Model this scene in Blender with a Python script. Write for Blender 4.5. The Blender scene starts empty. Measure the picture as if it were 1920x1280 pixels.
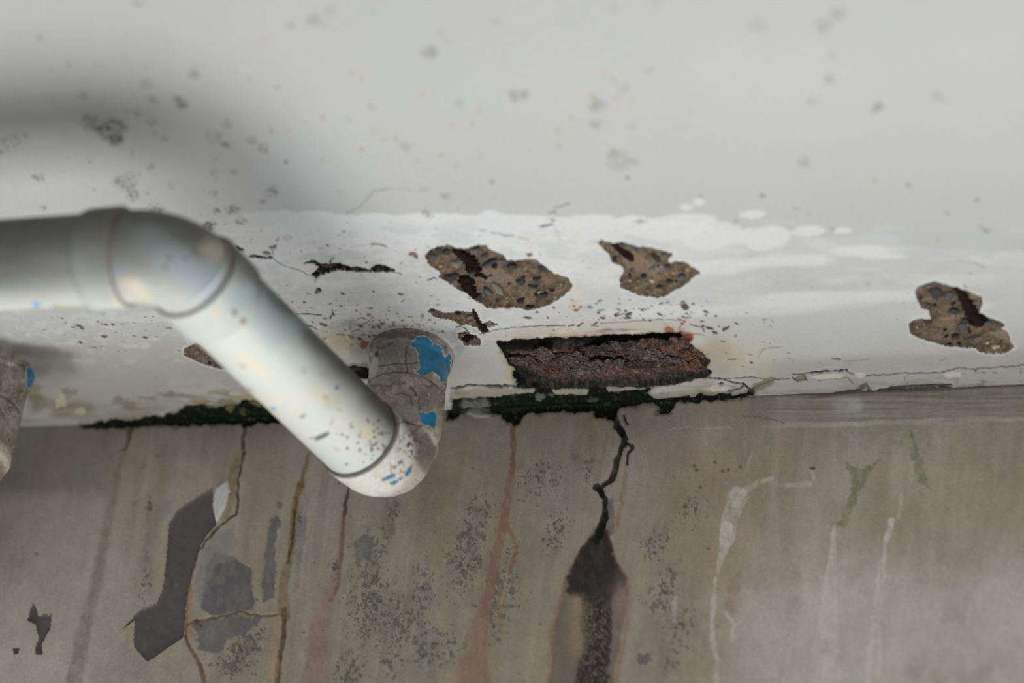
import bpy, math, random
import numpy as np
from mathutils import Matrix, Vector

# ------------------------------------------------------------------ camera, world, lights, exposure
F = 4800.0                                   # focal length in pixels of a 1920 px wide frame
CR = np.array([0.97081384, 0.21766276, 0.10071453])
CU = np.array([0.0458261, -0.5805457, 0.81293706])
CF = np.array([-0.23541551, 0.78459519, 0.57357644])
CR /= np.linalg.norm(CR); CF -= CF @ CR * CR; CF /= np.linalg.norm(CF); CU = np.cross(CR, CF) * 1.0
CC = np.array([0.40205659, -1.35845752, -0.93965083])
sc = bpy.context.scene
cam_d = bpy.data.cameras.new('camera'); cam = bpy.data.objects.new('camera', cam_d)
sc.collection.objects.link(cam); sc.camera = cam
cam_d.sensor_width = 36; cam_d.lens = F / 1920 * 36
cam_d.clip_start = 0.01
m = Matrix.Identity(4)
for i in range(3):
    m[i][0] = CR[i]; m[i][1] = CU[i]; m[i][2] = -CF[i]; m[i][3] = CC[i]
cam.matrix_world = m
cam_d.dof.use_dof = True; cam_d.dof.focus_distance = 1.645; cam_d.dof.aperture_fstop = 2.5

w = bpy.data.worlds.new('overcast'); sc.world = w; w.use_nodes = True
w.node_tree.nodes['Background'].inputs[0].default_value = (0.92, 0.96, 1.0, 1)
w.node_tree.nodes['Background'].inputs[1].default_value = 0.20

def area(name, loc, target, sx, sy, power, col=(1, 1, 1)):
    d = bpy.data.lights.new(name, 'AREA'); d.shape = 'RECTANGLE'; d.size = sx; d.size_y = sy
    d.energy = power; d.color = col
    o = bpy.data.objects.new(name, d); sc.collection.objects.link(o)
    o.location = loc
    o.rotation_euler = (Vector(target) - Vector(loc)).to_track_quat('-Z', 'Y').to_euler()
    return o
area('daylight_from_ground', (0.22, 0.08, -1.25), (0.22, -0.05, 0), 1.7, 1.0, 17.0, (1.0, 0.995, 0.975))

sc.view_settings.view_transform = 'Standard'; sc.view_settings.look = 'None'
sc.view_settings.gamma = 1; sc.view_settings.use_curve_mapping = False
sc.view_settings.exposure = 0.0

# ------------------------------------------------------------------ helpers
rng = np.random.default_rng(7); random.seed(7)
EC, EW, EP = 0.79, 0.325, 0.70                # how much light ceiling / wall / pipe take (photo colour -> surface colour)

def lin(c):
    c = np.asarray(c, float) / 255.0
    return np.where(c <= 0.04045, c / 12.92, ((c + 0.055) / 1.055) ** 2.4)
def proj(P):
    Q = P - CC; d = np.maximum(Q @ CF, 0.25)
    return 960 + F * (Q @ CR) / d, 640 - F * (Q @ CU) / d
def back(px, py, ax=2, val=0.0):
    d = CR * ((px - 960) / F) - CU * ((py - 640) / F) + CF
    return CC + (val - CC[ax]) / d[ax] * d

_T = rng.random((256, 256))
def vnoise(x, y, seed=0):
    x = x + seed * 37.17; y = y + seed * 91.73
    xi = np.floor(x).astype(np.int64); yi = np.floor(y).astype(np.int64)
    fx = x - xi; fy = y - yi
    fx = fx * fx * (3 - 2 * fx); fy = fy * fy * (3 - 2 * fy)
    a = xi & 255; b = yi & 255; a1 = (xi + 1) & 255; b1 = (yi + 1) & 255
    t = _T[a, b] * (1 - fx) + _T[a1, b] * fx
    s = _T[a, b1] * (1 - fx) + _T[a1, b1] * fx
    return t * (1 - fy) + s * fy
def fbm(x, y, o=4, seed=0):
    v = 0; a = 0.5; n = 0
    for k in range(o):
        v = v + a * vnoise(x, y, seed + k * 13); n += a
        ca, sa = 0.8 * 2.03, 0.6 * 2.03
        x, y = ca * x - sa * y, sa * x + ca * y
        a *= 0.5
    return v / n * 2 - 1
def sstep(a, b, x):
    t = np.clip((x - a) / (b - a), 0, 1); return t * t * (3 - 2 * t)

def mesh_obj(name, co, faces, mat, parent=None, col=None, smooth=True, kind=None):
    me = bpy.data.meshes.new(name)
    faces = np.asarray(faces, np.int32)
    me.vertices.add(len(co)); me.vertices.foreach_set('co', np.asarray(co, np.float32).ravel())
    k = faces.shape[1]
    me.loops.add(faces.size); me.loops.foreach_set('vertex_index', faces.ravel())
    me.polygons.add(len(faces))
    me.polygons.foreach_set('loop_start', np.arange(0, faces.size, k, dtype=np.int32))
    me.polygons.foreach_set('loop_total', np.full(len(faces), k, np.int32))
    me.update(calc_edges=True)
    me.polygons.foreach_set('use_smooth', np.full(len(faces), smooth))
    if col is not None:
        a = me.color_attributes.new('Col', 'FLOAT_COLOR', 'POINT')
        c4 = np.ones((len(co), 4), np.float32); c4[:, :3] = np.clip(col, 0.002, 0.95)
        a.data.foreach_set('color', c4.ravel())
    me.materials.append(mat)
    o = bpy.data.objects.new(name, me); sc.collection.objects.link(o)
    if parent is not None: o.parent = parent
    if kind: o['kind'] = kind
    return o

def painted_mat(name, rough=0.6, bump=0.15, scale=900, grain=0.10, spec=0.3, fine=2600):
    """colour attribute (albedo with its stains) + fine procedural grain and relief"""
    m = bpy.data.materials.new(name); m.use_nodes = True
    nt = m.node_tree; b = nt.nodes['Principled BSDF']
    at = nt.nodes.new('ShaderNodeAttribute'); at.attribute_name = 'Col'
    tc = nt.nodes.new('ShaderNodeTexCoord')
    n1 = nt.nodes.new('ShaderNodeTexNoise'); n1.inputs['Scale'].default_value = scale; n1.inputs['Detail'].default_value = 4
    n2 = nt.nodes.new('ShaderNodeTexNoise'); n2.inputs['Scale'].default_value = fine; n2.inputs['Detail'].default_value = 2
    nt.links.new(tc.outputs['Object'], n1.inputs['Vector']); nt.links.new(tc.outputs['Object'], n2.inputs['Vector'])
    mr = nt.nodes.new('ShaderNodeMapRange'); mr.inputs[1].default_value = 0.3; mr.inputs[2].default_value = 0.7
    mr.inputs[3].default_value = 1 - grain; mr.inputs[4].default_value = 1 + grain
    nt.links.new(n1.outputs['Fac'], mr.inputs[0])
    mx = nt.nodes.new('ShaderNodeVectorMath'); mx.operation = 'SCALE'
    nt.links.new(at.outputs['Color'], mx.inputs[0]); nt.links.new(mr.outputs[0], mx.inputs['Scale'])
    nt.links.new(mx.outputs[0], b.inputs['Base Color'])
    bp = nt.nodes.new('ShaderNodeBump'); bp.inputs['Strength'].default_value = bump; bp.inputs['Distance'].default_value = 0.0006
    ad = nt.nodes.new('ShaderNodeMath'); ad.operation = 'ADD'
    nt.links.new(n1.outputs['Fac'], ad.inputs[0]); nt.links.new(n2.outputs['Fac'], ad.inputs[1])
    nt.links.new(ad.outputs[0], bp.inputs['Height']); nt.links.new(bp.outputs[0], b.inputs['Normal'])
    b.inputs['Roughness'].default_value = rough
    b.inputs['Specular IOR Level'].default_value = spec
    return m
def plain_mat(name, c1, c2, scale=400, rough=0.7, bump=0.4, E=EC, spec=0.3):
    m = bpy.data.materials.new(name); m.use_nodes = True
    nt = m.node_tree; b = nt.nodes['Principled BSDF']
    tc = nt.nodes.new('ShaderNodeTexCoord')
    n1 = nt.nodes.new('ShaderNodeTexNoise'); n1.inputs['Scale'].default_value = scale; n1.inputs['Detail'].default_value = 5
    nt.links.new(tc.outputs['Object'], n1.inputs['Vector'])
    r = nt.nodes.new('ShaderNodeValToRGB'); r.color_ramp.elements[0].position = 0.38; r.color_ramp.elements[1].position = 0.64
    r.color_ramp.elements[0].color = (*(lin(c1) / E), 1); r.color_ramp.elements[1].color = (*(lin(c2) / E), 1)
    nt.links.new(n1.outputs['Fac'], r.inputs[0]); nt.links.new(r.outputs[0], b.inputs['Base Color'])
    bp = nt.nodes.new('ShaderNodeBump'); bp.inputs['Strength'].default_value = bump; bp.inputs['Distance'].default_value = 0.0008
    nt.links.new(n1.outputs['Fac'], bp.inputs['Height']); nt.links.new(bp.outputs[0], b.inputs['Normal'])
    b.inputs['Roughness'].default_value = rough; b.inputs['Specular IOR Level'].default_value = spec
    return m

def seg_dist(X, Y, pts):
    """distance to polyline, and arc parameter 0..1 along it"""
    pts = np.asarray(pts, float)
    L = np.r_[0, np.cumsum(np.hypot(*np.diff(pts[:, :2], axis=0).T))]
    best = np.full(X.shape, 1e9); T = np.zeros(X.shape)
    for i in range(len(pts) - 1):
        ax, ay = pts[i, :2]; bx, by = pts[i + 1, :2]; dx, dy = bx - ax, by - ay
        t = np.clip(((X - ax) * dx + (Y - ay) * dy) / (dx * dx + dy * dy + 1e-9), 0, 1)
        d = np.hypot(X - ax - t * dx, Y - ay - t * dy)
        k = d < best
        best = np.where(k, d, best); T = np.where(k, (L[i] + t * (L[i + 1] - L[i])) / L[-1], T)
    return best, T
def poly_sdf(X, Y, pts):
    pts = np.asarray(pts, float)
    d, _ = seg_dist(X, Y, np.vstack([pts, pts[:1]]))
    ins = np.zeros(X.shape, bool); n = len(pts)
    for i in range(n):
        x0, y0 = pts[i]; x1, y1 = pts[(i + 1) % n]
        c = (y0 > Y) != (y1 > Y)
        ins ^= c & (X < (x1 - x0) * (Y - y0) / ((y1 - y0) if y1 != y0 else 1e-9) + x0)
    return np.where(ins, -d, d)

class Surf:
    """a structured grid of points with colour and relief, from which parts can be cut along their outlines"""
    def __init__(s, P, N, E, vis=None):
        s.P = P; s.N = N; s.E = E
        s.X, s.Y = proj(P.reshape(-1, 3)); s.X = s.X.reshape(P.shape[:2]); s.Y = s.Y.reshape(P.shape[:2])
        s.col = np.zeros(P.shape); s.dep = np.zeros(P.shape[:2])
        s.reg = []; s.mott = 0.0                     # (name, sdf, material, kind); mottling of drawn stains
        s.vis = vis if vis is not None else np.ones(P.shape[:2], bool)
    def n(s, sx, sy=None, o=4, seed=0, shear=0.0, w=None):
        sy = sy or sx; X, Y = (s.X, s.Y) if w is None else (s.X[w], s.Y[w])
        return fbm((X + shear * Y) / sx, Y / sy, o, seed)
    def win(s, x0, y0, x1, y1):
        k = (s.X > x0) & (s.X < x1) & (s.Y > y0) & (s.Y < y1) & s.vis
        r = np.flatnonzero(k.any(1)); c = np.flatnonzero(k.any(0))
        if len(r) == 0: return None
        return (slice(r[0], r[-1] + 1), slice(c[0], c[-1] + 1))
    def mix(s, mask, color, w=None, raw=False):
        w = w or (slice(None), slice(None))
        c = np.asarray(color) if raw else lin(color) / s.E
        mk = np.clip(mask, 0, 1)[..., None] * s.vis[w][..., None]
        s.col[w] += mk * (c - s.col[w])
    def spot(s, x, y, rx, ry, color, a=1.0, rot=0.0, soft=0.35, dep=0.0, nz=0.35, seed=0):
        q = max(rx, ry) * 1.8 + 3
        w = s.fastwin(x, y, q)
        if w is None: return
        X = s.X[w] - x; Y = s.Y[w] - y; ca, sa = math.cos(rot), math.sin(rot)
        d = np.hypot((ca * X + sa * Y) / rx, (-sa * X + ca * Y) / ry)
        if nz: d = d + nz * fbm(s.X[w] / (max(rx, ry) * 0.6), s.Y[w] / (max(rx, ry) * 0.6), 2, seed)
        m_ = 1 - sstep(1 - soft, 1 + soft, d)
        s.mix(m_ * a, color, w)
        if dep: s.dep[w] += m_ * dep * s.vis[w]
    def fastwin(s, x, y, q): return s.win(x - q, y - q, x + q, y + q)
    def line(s, pts, width, color, a=1.0, dep=0.0, soft=1.2, rough=1.5, seed=0, w0=None, w1=None, nsc=9, breakup=0.0):
        """a crack, drip or streak; width px, may taper from w0 to w1"""
        pts = np.asarray(pts, float); w0 = width if w0 is None else w0; w1 = width if w1 is None else w1
        q = max(w0, w1) + 8
        w = s.win(pts[:, 0].min() - q, pts[:, 1].min() - q, pts[:, 0].max() + q, pts[:, 1].max() + q)
        if w is None: return
        X = s.X[w]; Y = s.Y[w]
        X = X + rough * fbm(X / nsc, Y / nsc, 3, seed + 3) * 1.6; Y = Y + rough * fbm(X / nsc, Y / nsc, 3, seed + 8) * 1.6
        d, T = seg_dist(X, Y, pts)
        wd = w0 + (w1 - w0) * T
        if breakup: wd = wd * np.clip(1 - breakup * (fbm(X / 14, Y / 14, 2, seed + 21) + 0.3), 0, 2)
        m_ = 1 - sstep(wd * 0.5 - soft * 0.5, wd * 0.5 + soft, d)
        if s.mott: m_ = m_ * np.clip(1 - s.mott * (0.35 - 1.5 * fbm(X / 7, Y / 13, 4, seed + 31)), 0, 1)
        s.mix(m_ * a, color, w)
        if dep: s.dep[w] += (1 - sstep(0, wd * 0.5 + soft, d)) * dep * s.vis[w]
    def sdf(s, pts, rough=1.5, seed=0, nsc=9, margin=14):
        pts = np.asarray(pts, float)
        w = s.win(pts[:, 0].min() - margin, pts[:, 1].min() - margin, pts[:, 0].max() + margin, pts[:, 1].max() + margin)
        D = np.full(s.X.shape, 1e3)
        if w is None: return D, None
        X, Y = s.X[w], s.Y[w]
        D[w] = poly_sdf(X, Y, pts) + rough * 1.8 * fbm(X / nsc, Y / nsc, 4, seed)
        D[w][~s.vis[w]] = 1e3
        return D, w
    def shape(s, pts, color, a=1.0, rough=1.5, seed=0, nsc=9, soft=1.0, dep=0.0):
        D, w = s.sdf(pts, rough, seed, nsc, 14 + soft)
        if w is None: return
        m_ = 1 - sstep(-soft * 0.5, soft * 0.5, D[w] + (s.mott * 5 * fbm(s.X[w] / 4, s.Y[w] / 5, 3, seed + 41) if s.mott else 0))
        if s.mott: m_ = m_ * np.clip(1 - s.mott * (0.35 - 1.6 * fbm(s.X[w] / 9, s.Y[w] / 14, 4, seed + 31)), 0, 1)
        s.mix(m_ * a, color, w)
        if dep: s.dep[w] += m_ * dep
    def build(s, name, mat, parent=None, kind=None, wrap=False, flip=False):
        P = s.P + s.N * s.dep[..., None]
        H, W = s.dep.shape
        # snap grid points onto the outlines so that cut parts have clean edges
        for nm, D, _m, _k in s.reg:
            gi, gj = np.gradient(D); g2 = gi * gi + gj * gj + 1e-6
            di = -D * gi / g2; dj = -D * gj / g2
            k = (np.abs(di) < 0.5) & (np.abs(dj) < 0.5) & (np.abs(D) < 20)
            Pi, Pj = np.gradient(s.P, axis=(0, 1))
            P = np.where(k[..., None], P + di[..., None] * Pi + dj[..., None] * Pj, P)
        idx = np.arange(H * W).reshape(H, W)
        a, b, c, d = idx[:-1, :-1], idx[:-1, 1:], idx[1:, 1:], idx[1:, :-1]
        q = np.stack([a, b, c, d] if not flip else [d, c, b, a], -1).reshape(-1, 4)
        lab = np.zeros((H - 1, W - 1), int)
        for i, (nm, D, _m, _k) in enumerate(s.reg):
            av = (D[:-1, :-1] + D[:-1, 1:] + D[1:, 1:] + D[1:, :-1]) / 4
            lab[av < 0] = i + 1
        lab = lab.ravel(); PF = P.reshape(-1, 3); CFc = s.col.reshape(-1, 3)
        if wrap:
            e0, e1 = idx[:-1, -1], idx[:-1, 0]; e2, e3 = idx[1:, 0], idx[1:, -1]
            qq = np.stack([e0, e1, e2, e3] if not flip else [e3, e2, e1, e0], -1)
            q = np.vstack([q, qq]); lab = np.r_[lab, np.zeros(len(qq), int)]
        out = []
        for i in range(len(s.reg) + 1):
            f = q[lab == i]
            if len(f) == 0: out.append(None); continue
            u, inv = np.unique(f, return_inverse=True)
            nm, mt, kd = (name, mat, kind) if i == 0 else (s.reg[i - 1][0], s.reg[i - 1][2], s.reg[i - 1][3])
            o = mesh_obj(nm, PF[u], inv.reshape(-1, 4), mt, parent if i == 0 else out[0], CFc[u], True, kd)
            out.append(o)
        return out

# materials
M_paint = painted_mat('weathered_white_ceiling_paint', 0.55, 0.22, 420, 0.035)
M_wall = painted_mat('stained_wall_plaster', 0.75, 0.35, 500, 0.07)
M_conc = painted_mat('broken_concrete', 0.9, 0.9, 700, 0.28)
M_rust = painted_mat('laminated_rust', 0.55, 0.9, 600, 0.30, 0.5)
M_moss = painted_mat('dark_moss', 0.85, 0.9, 700, 0.45)
M_pipe = painted_mat('aged_white_plastic', 0.42, 0.05, 500, 0.03, 0.4)
M_old = painted_mat('dirty_cracked_paint', 0.8, 0.6, 500, 0.12)
M_blue = painted_mat('old_blue_paint', 0.35, 0.08, 300, 0.08, 0.5)

# ------------------------------------------------------------------ ceiling
def axis_grid(lo, hi, step, far_lo, far_hi, g=1.35):
    a = list(np.arange(lo, hi + step / 2, step))
    s_ = step * 2; x = lo
    left = []
    while x > far_lo: x -= s_; s_ *= g; left.append(max(x, far_lo))
    s_ = step * 2; x = hi; right = []
    while x < far_hi: x += s_; s_ *= g; right.append(min(x, far_hi))
    return np.array(left[::-1] + a + right)
xs = axis_grid(-0.365, 0.385, 0.00064, -2.2, 2.2)
ya = np.arange(-0.25, 0.0001, 0.00085); yb = np.arange(-0.50, -0.25, 0.0017)
yc = axis_grid(-0.50, -0.50, 0.0017, -2.4, -0.50)
ys = np.unique(np.round(np.r_[yc, yb, ya], 6)); ys = ys[ys <= 0]; ys[-1] = 0.0; ys = np.r_[ys, .001, .003, .01, .03, .2, 1.0, 2.2]
UU, VV = np.meshgrid(xs, ys)
P = np.stack([UU, VV, np.zeros_like(UU)], -1)
N = np.zeros_like(P); N[..., 2] = 1.0                       # relief goes up into the slab
ce = Surf(P, N, EC)
X, Y = ce.X, ce.Y
corner = 762 - 0.041 * (X - 960)
dc = corner - Y                                             # px above the corner line
ce.col[:] = lin((189, 190, 188)) / EC
big = ce.n(420, 260, 3, 1)
ce.mix(sstep(-0.2, 0.8, big) * 0.25, (182, 186, 188))
ce.mix(sstep(0.0, 0.9, ce.n(300, 200, 3, 2)) * 0.2, (200, 198, 192))
ce.dep += 0.0010 * ce.n(180, 110, 3, 40) + 0.00022 * ce.n(30, 16, 3, 41)
# brighter repair coat in the middle band
edge = 398 + 14 * ce.n(60, 60, 4, 5) + np.where(X > 1110, (X - 1110) * 0.10, 0) + np.where(X < 480, (480 - X) * 0.25, 0)
band = sstep(0, 5, Y - edge) * (1 - sstep(120, 150, Y - edge + 30 * ce.n(90, 50, 3, 6)) * 0.6)
band *= sstep(380, 560, X) * (1 - sstep(1080, 1500, X) * 0.75)
ce.mix(band * 0.9, (219, 221, 222))
ce.mix(sstep(0.05, 0.35, ce.n(150, 22, 4, 7)) * sstep(400, 440, Y) * (1 - sstep(600, 640, Y)) * 0.5, (212, 214, 214))
ce.mix(sstep(0.15, 0.3, ce.n(90, 26, 4, 9)) * sstep(400, 440, Y) * (1 - sstep(560, 620, Y)) * 0.5, (188, 191, 194))
for x, y, rx, ry in [(1410, 402, 25, 8), (1432, 446, 46, 24), (1280, 412, 68, 11), (1310, 378, 12, 7), (1288, 388, 14, 6),
                     (1330, 440, 60, 26), (1250, 432, 80, 18), (1180, 414, 32, 8), (1520, 434, 30, 10), (1580, 432, 20, 7),
                     (1610, 470, 60, 10), (1480, 490, 90, 12), (1660, 480, 40, 7), (1350, 500, 70, 14), (1560, 560, 180, 14),
                     (1440, 580, 160, 12), (1800, 575, 60, 10), (1250, 585, 120, 12)]:
    ce.spot(x, y, rx, ry, (220, 221, 220), 0.75, -0.04, 0.08 if y < 460 else 0.4, 0, 0.25, int(x))
ce.spot(1000, 520, 330, 110, (214, 216, 217), 0.35, 0, 0.6, 0, 0.3, 3)
ce.spot(150, 590, 260, 40, (206, 208, 210), 0.4, 0, 0.6, 0, 0.3, 4)
# dirtier, warmer paint toward the wall
ce.mix((1 - sstep(40, 170, dc + 30 * ce.n(120, 60, 3, 11))) * 0.55, (172, 169, 163))
lb = (1 - sstep(430, 560, X)) * (1 - sstep(90, 190, dc + 20 * ce.n(60, 40, 3, 12)))
ce.mix(lb * 0.55, (158, 154, 146))
ce.mix(sstep(0.0, 0.45, ce.n(60, 14, 4, 13)) * (1 - sstep(5, 60, dc)) * 0.5, (132, 124, 104))
ce.mix(sstep(0.1, 0.5, ce.n(70, 20, 4, 14)) * (1 - sstep(30, 110, dc)) * 0.5, (196, 195, 190))
ce.mix(sstep(1380, 1460, X) * (1 - sstep(55, 75, dc + 8 * ce.n(70, 70, 3, 15))) * 0.45, (158, 158, 153))
ce.mix(sstep(1300, 1360, X) * (sstep(60, 78, dc) * (1 - sstep(150, 190, dc))) * 0.35, (196, 199, 200))
ce.spot(635, 640, 40, 20, (206, 196, 158), 0.8, 0, 0.5, 0, 0.3, 5)
ce.spot(1080, 572, 12, 9, (214, 190, 140), 0.7, 0, 0.5)
ce.spot(1066, 540, 20, 14, (212, 205, 188), 0.6, 0, 0.6)
ce.spot(1120, 618, 190, 15, (196, 188, 172), 0.7, -0.06, 0.5, 0, 0.3, 6)
ce.spot(1400, 668, 60, 34, (198, 192, 172), 0.55, 0, 0.6, 0, 0.4, 7)
ce.spot(1350, 660, 34, 30, (164, 146, 116), 0.5, 0.3, 0.6, 0, 0.4, 8)
ce.spot(1155, 620, 36, 4, (140, 118, 110), 0.8, -0.05, 0.6)
ce.spot(910, 688, 42, 20, (184, 184, 182), 0.8, 0, 0.25, 0, 0.3, 9)
ce.spot(966, 706, 24, 16, (190, 178, 148), 0.8, 0.5, 0.25, 0, 0.3, 10)
for x, y, rx, ry in [(110, 760, 50, 16), (60, 740, 24, 18), (130, 735, 14, 8), (235, 755, 20, 5), (225, 747, 14, 4), (280, 747, 14, 4),
                     (250, 765, 28, 4), (320, 740, 20, 5), (350, 745, 40, 5), (120, 772, 40, 10), (420, 738, 30, 6)]:
    ce.spot(x, y, rx, ry, (122, 114, 92), 0.6, 0.05, 0.5, 0.0003, 0.9, int(x))
for x, y, rx, ry in [(150, 772, 14, 8), (112, 752, 10, 12), (455, 742, 40, 5)]:
    ce.spot(x, y, rx, ry, (196, 188, 160), 0.7, 0.2, 0.3, -0.0008, 0.6, int(x))
rel = sstep(400, 480, Y) * (1 - sstep(640, 720, Y)) * (1 - sstep(1000, 1400, X))
ce.dep += rel * (.00045 * ce.n(26, 15, 4, 170) + .00022 * ce.n(9, 6, 3, 171))
ce.mix(rel * sstep(.0, .5, ce.n(34, 16, 4, 172)) * .3, (186, 186, 184)); ce.mix(rel * sstep(.1, .5, ce.n(20, 10, 4, 173)) * .3, (226, 227, 226))
ce.mix(np.exp(-(((X - 550) / 110) ** 2 + ((Y - 340) / 90) ** 2)) * .35, (184, 191, 199))  # bluish shade beside the slanted pipe, painted into the ceiling colour
# darker blotches around the pipe holes
for x, y, rx, ry, a in [(30, 655, 75, 14, .75), (70, 675, 55, 26, .55), (100, 690, 60, 24, .25), (760, 618, 85, 12, .45), (680, 650, 26, 34, .35), (862, 640, 14, 24, .3), (690, 640, 60, 30, .35)]:
    ce.spot(x, y, rx, ry, (84, 78, 76), a, 0.1, 0.6, 0, 0.5, int(x))
ce.mix(sstep(0.25, 0.5, ce.n(9, 6, 3, 17)) * np.exp(-(((X - 735) / 110) ** 2 + ((Y - 628) / 26) ** 2)) * 1.0, (70, 56, 48))

def cluster(s, x, y, r, a, blur=0.0, seed=0, ry=None, rot=0, c=(96, 94, 86), sc_=4.0):
    ry = ry or r * 0.75
    w = s.fastwin(x, y, r * 1.7 + 4)
    if w is None: return
    Xl, Yl = s.X[w] - x, s.Y[w] - y; ca, sa = math.cos(rot), math.sin(rot)
    d = np.hypot((ca * Xl + sa * Yl) / r, (-sa * Xl + ca * Yl) / ry) + 0.45 * fbm(s.X[w] / (r * .55), s.Y[w] / (r * .55), 3, seed)
    g = 1 - sstep(0.55, 1.15, d)
    nz = sstep(-0.15, 0.35, fbm(s.X[w] / sc_, s.Y[w] / sc_, 3, seed + 5))
    s.mix(g * (0.25 + 0.95 * nz) * a, c, w)
for i, (x, y, r, a) in enumerate([(205, 245, 36, 1), (168, 229, 20, .6), (218, 262, 16, .8), (332, 186, 10, .9), (343, 197, 13, .7),
        (362, 138, 12, .6), (273, 159, 15, .5), (288, 187, 11, .6), (257, 213, 9, .5), (285, 228, 14, .4), (310, 260, 10, .4),
        (290, 249, 4, .9), (423, 272, 9, .95), (426, 234, 11, .55), (494, 278, 14, .6), (472, 262, 13, .35), (400, 255, 18, .4),
        (155, 178, 13, .25), (98, 190, 4, .6), (128, 122, 4, .5), (48, 253, 6, .5), (20, 265, 24, .3), (3, 282, 6, .8),
        (73, 331, 12, .7), (236, 341, 28, .5), (250, 365, 14, .7), (282, 310, 10, .4), (403, 324, 9, .5), (440, 321, 9, .35),
        (80, 388, 9, .6), (292, 392, 16, .6), (405, 396, 9, .95), (435, 392, 14, .6), (450, 415, 14, .55), (392, 424, 14, .8),
        (400, 362, 10, .5), (510, 360, 16, .5), (490, 378, 7, .6), (320, 348, 7, .4), (278, 362, 7, .5), (250, 286, 6, .6),
        (585, 40, 17, .4), (620, 22, 13, .35), (610, 48, 9, .3), (545, 48, 8, .35), (805, 99, 18, .45), (828, 62, 9, .35),
        (837, 80, 8, .3), (930, 40, 12, .3), (760, 275, 13, .4), (697, 200, 9, .35), (652, 222, 8, .3), (860, 190, 11, .3),
        (835, 368, 11, .4), (797, 355, 9, .25), (801, 402, 12, .5), (922, 342, 6, .5), (1545, 45, 16, .45), (1568, 26, 16, .6),
        (1540, 60, 12, .3), (1647, 199, 9, .95), (1637, 207, 8, .6), (970, 178, 18, .5), (985, 175, 8, .6), (1120, 198, 17, .4),
        (1118, 233, 13, .5), (1160, 298, 26, .4), (1190, 300, 10, .55), (1152, 284, 10, .4), (1177, 332, 5, .6), (1170, 167, 12, .35),
        (1148, 18, 11, .3), (1232, 8, 9, .3), (1420, 50, 22, .25), (1220, 133, 9, .3), (1560, 106, 10, .3), (1556, 149, 11, .45),
        (1755, 180, 16, .3), (1775, 188, 9, .25), (1525, 190, 12, .3), (1505, 304, 16, .35), (1313, 367, 6, .7), (1430, 368, 7, .7),
        (1705, 347, 6, .7), (1831, 374, 5, .9), (1775, 399, 5, .9), (1492, 392, 5, .5), (1182, 238, 9, .25), (700, 20, 10, .2),
        (258, 4, 12, .4), (75, 70, 8, .3), (230, 108, 5, .4), (1838, 424, 5, .6), (1850, 432, 8, .6), (855, 312, 6, .4),
        (1560, 432, 6, .5), (1200, 416, 7, .6), (540, 445, 9, .4)]):
    cluster(ce, x, y, r, a, seed=i * 3)
for i in range(60):
    x, y = rng.uniform(0, 560), rng.uniform(120, 420); cluster(ce, x, y, rng.uniform(1.5, 4), rng.uniform(.3, .8), seed=i)
for x, y in [(495, 73), (382, 120), (468, 149), (660, 137), (678, 147), (532, 194), (573, 228), (605, 220), (542, 245), (810, 177),
             (790, 178), (848, 231), (898, 206), (885, 230), (700, 246), (827, 291), (785, 301), (898, 297), (605, 300), (635, 360),
             (1015, 85), (1045, 244), (1048, 274), (1130, 140), (1150, 150), (1156, 185), (1296, 208), (1072, 222), (1572, 296),
             (1640, 339), (1110, 180), (1750, 290), (1185, 187), (742, 262), (718, 262), (678, 280), (1110, 186)]:
    k = rng.uniform(.45, .9)
    ce.spot(x, y, rng.uniform(3, 5), rng.uniform(3, 4), (186, 158, 118), k, 0, 0.4)
ce.spot(536, 304, 3.5, 3, (140, 105, 75), 0.9)

# patches where the cover has broken away
pA = [(800,484),(797,476),(812,463),(826,462),(838,458),(860,463),(880,464),(898,458),(912,458),(918,466),(944,477),(950,486),
      (975,486),(1005,485),(1018,496),(1040,512),(1064,517),(1074,535),(1068,545),(1056,556),(1038,567),(1018,577),(990,582),
      (960,575),(940,577),(916,577),(898,568),(884,557),(872,547),(858,540),(838,527),(822,518),(826,510),(812,502),(804,497)]
pB = [(1122,454),(1127,448),(1138,453),(1174,454),(1196,462),(1221,461),(1236,467),(1260,472),(1261,478),(1253,484),(1257,492),
      (1274,488),(1291,492),(1296,500),(1303,500),(1313,511),(1299,518),(1289,531),(1267,542),(1250,554),(1230,557),(1199,553),
      (1174,543),(1162,540),(1163,520),(1172,507),(1163,497),(1147,492),(1146,481),(1131,465)]
pC = [(1715,545),(1722,537),(1737,530),(1754,527),(1772,533),(1790,537),(1805,542),(1822,548),(1841,556),(1842,569),(1837,586),
      (1861,597),(1885,608),(1879,615),(1888,620),(1894,637),(1903,650),(1885,662),(1861,664),(1836,661),(1829,652),(1801,652),
      (1769,647),(1738,639),(1719,631),(1707,625),(1705,606),(1715,598),(1730,598),(1746,598),(1740,581),(1727,577),(1719,562)]
pD = [(799,583),(807,577),(827,581),(833,585),(847,586),(855,581),(870,583),(886,585),(893,583),(898,597),(904,607),(918,599),
      (937,609),(914,613),(917,623),(906,626),(894,613),(874,606),(866,609),(841,599),(833,597),(813,591)]
pE = [(858,623),(874,622),(894,629),(902,637),(900,646),(888,650),(870,646),(860,635)]
pF = [(344,653),(368,642),(395,655),(440,690),(415,692),(385,684),(344,665)]
pR = [(932,642),(950,640),(1000,636),(1112,631),(1232,624),(1275,622),(1295,630),(1290,640),(1310,657),(1330,675),(1325,690),
      (1335,697),(1325,707),(1282,718),(1212,726),(1125,724),(1060,728),(1025,727),(990,710),(957,685),(940,660)]
pL = [(572,491),(587,486),(602,493),(622,494),(635,491),(657,499),(673,499),(693,505),(705,495),(717,494),(739,503),(738,508),
      (697,507),(667,507),(637,503),(618,509),(602,511),(594,519),(585,512),(600,499),(588,489.5)]
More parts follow.
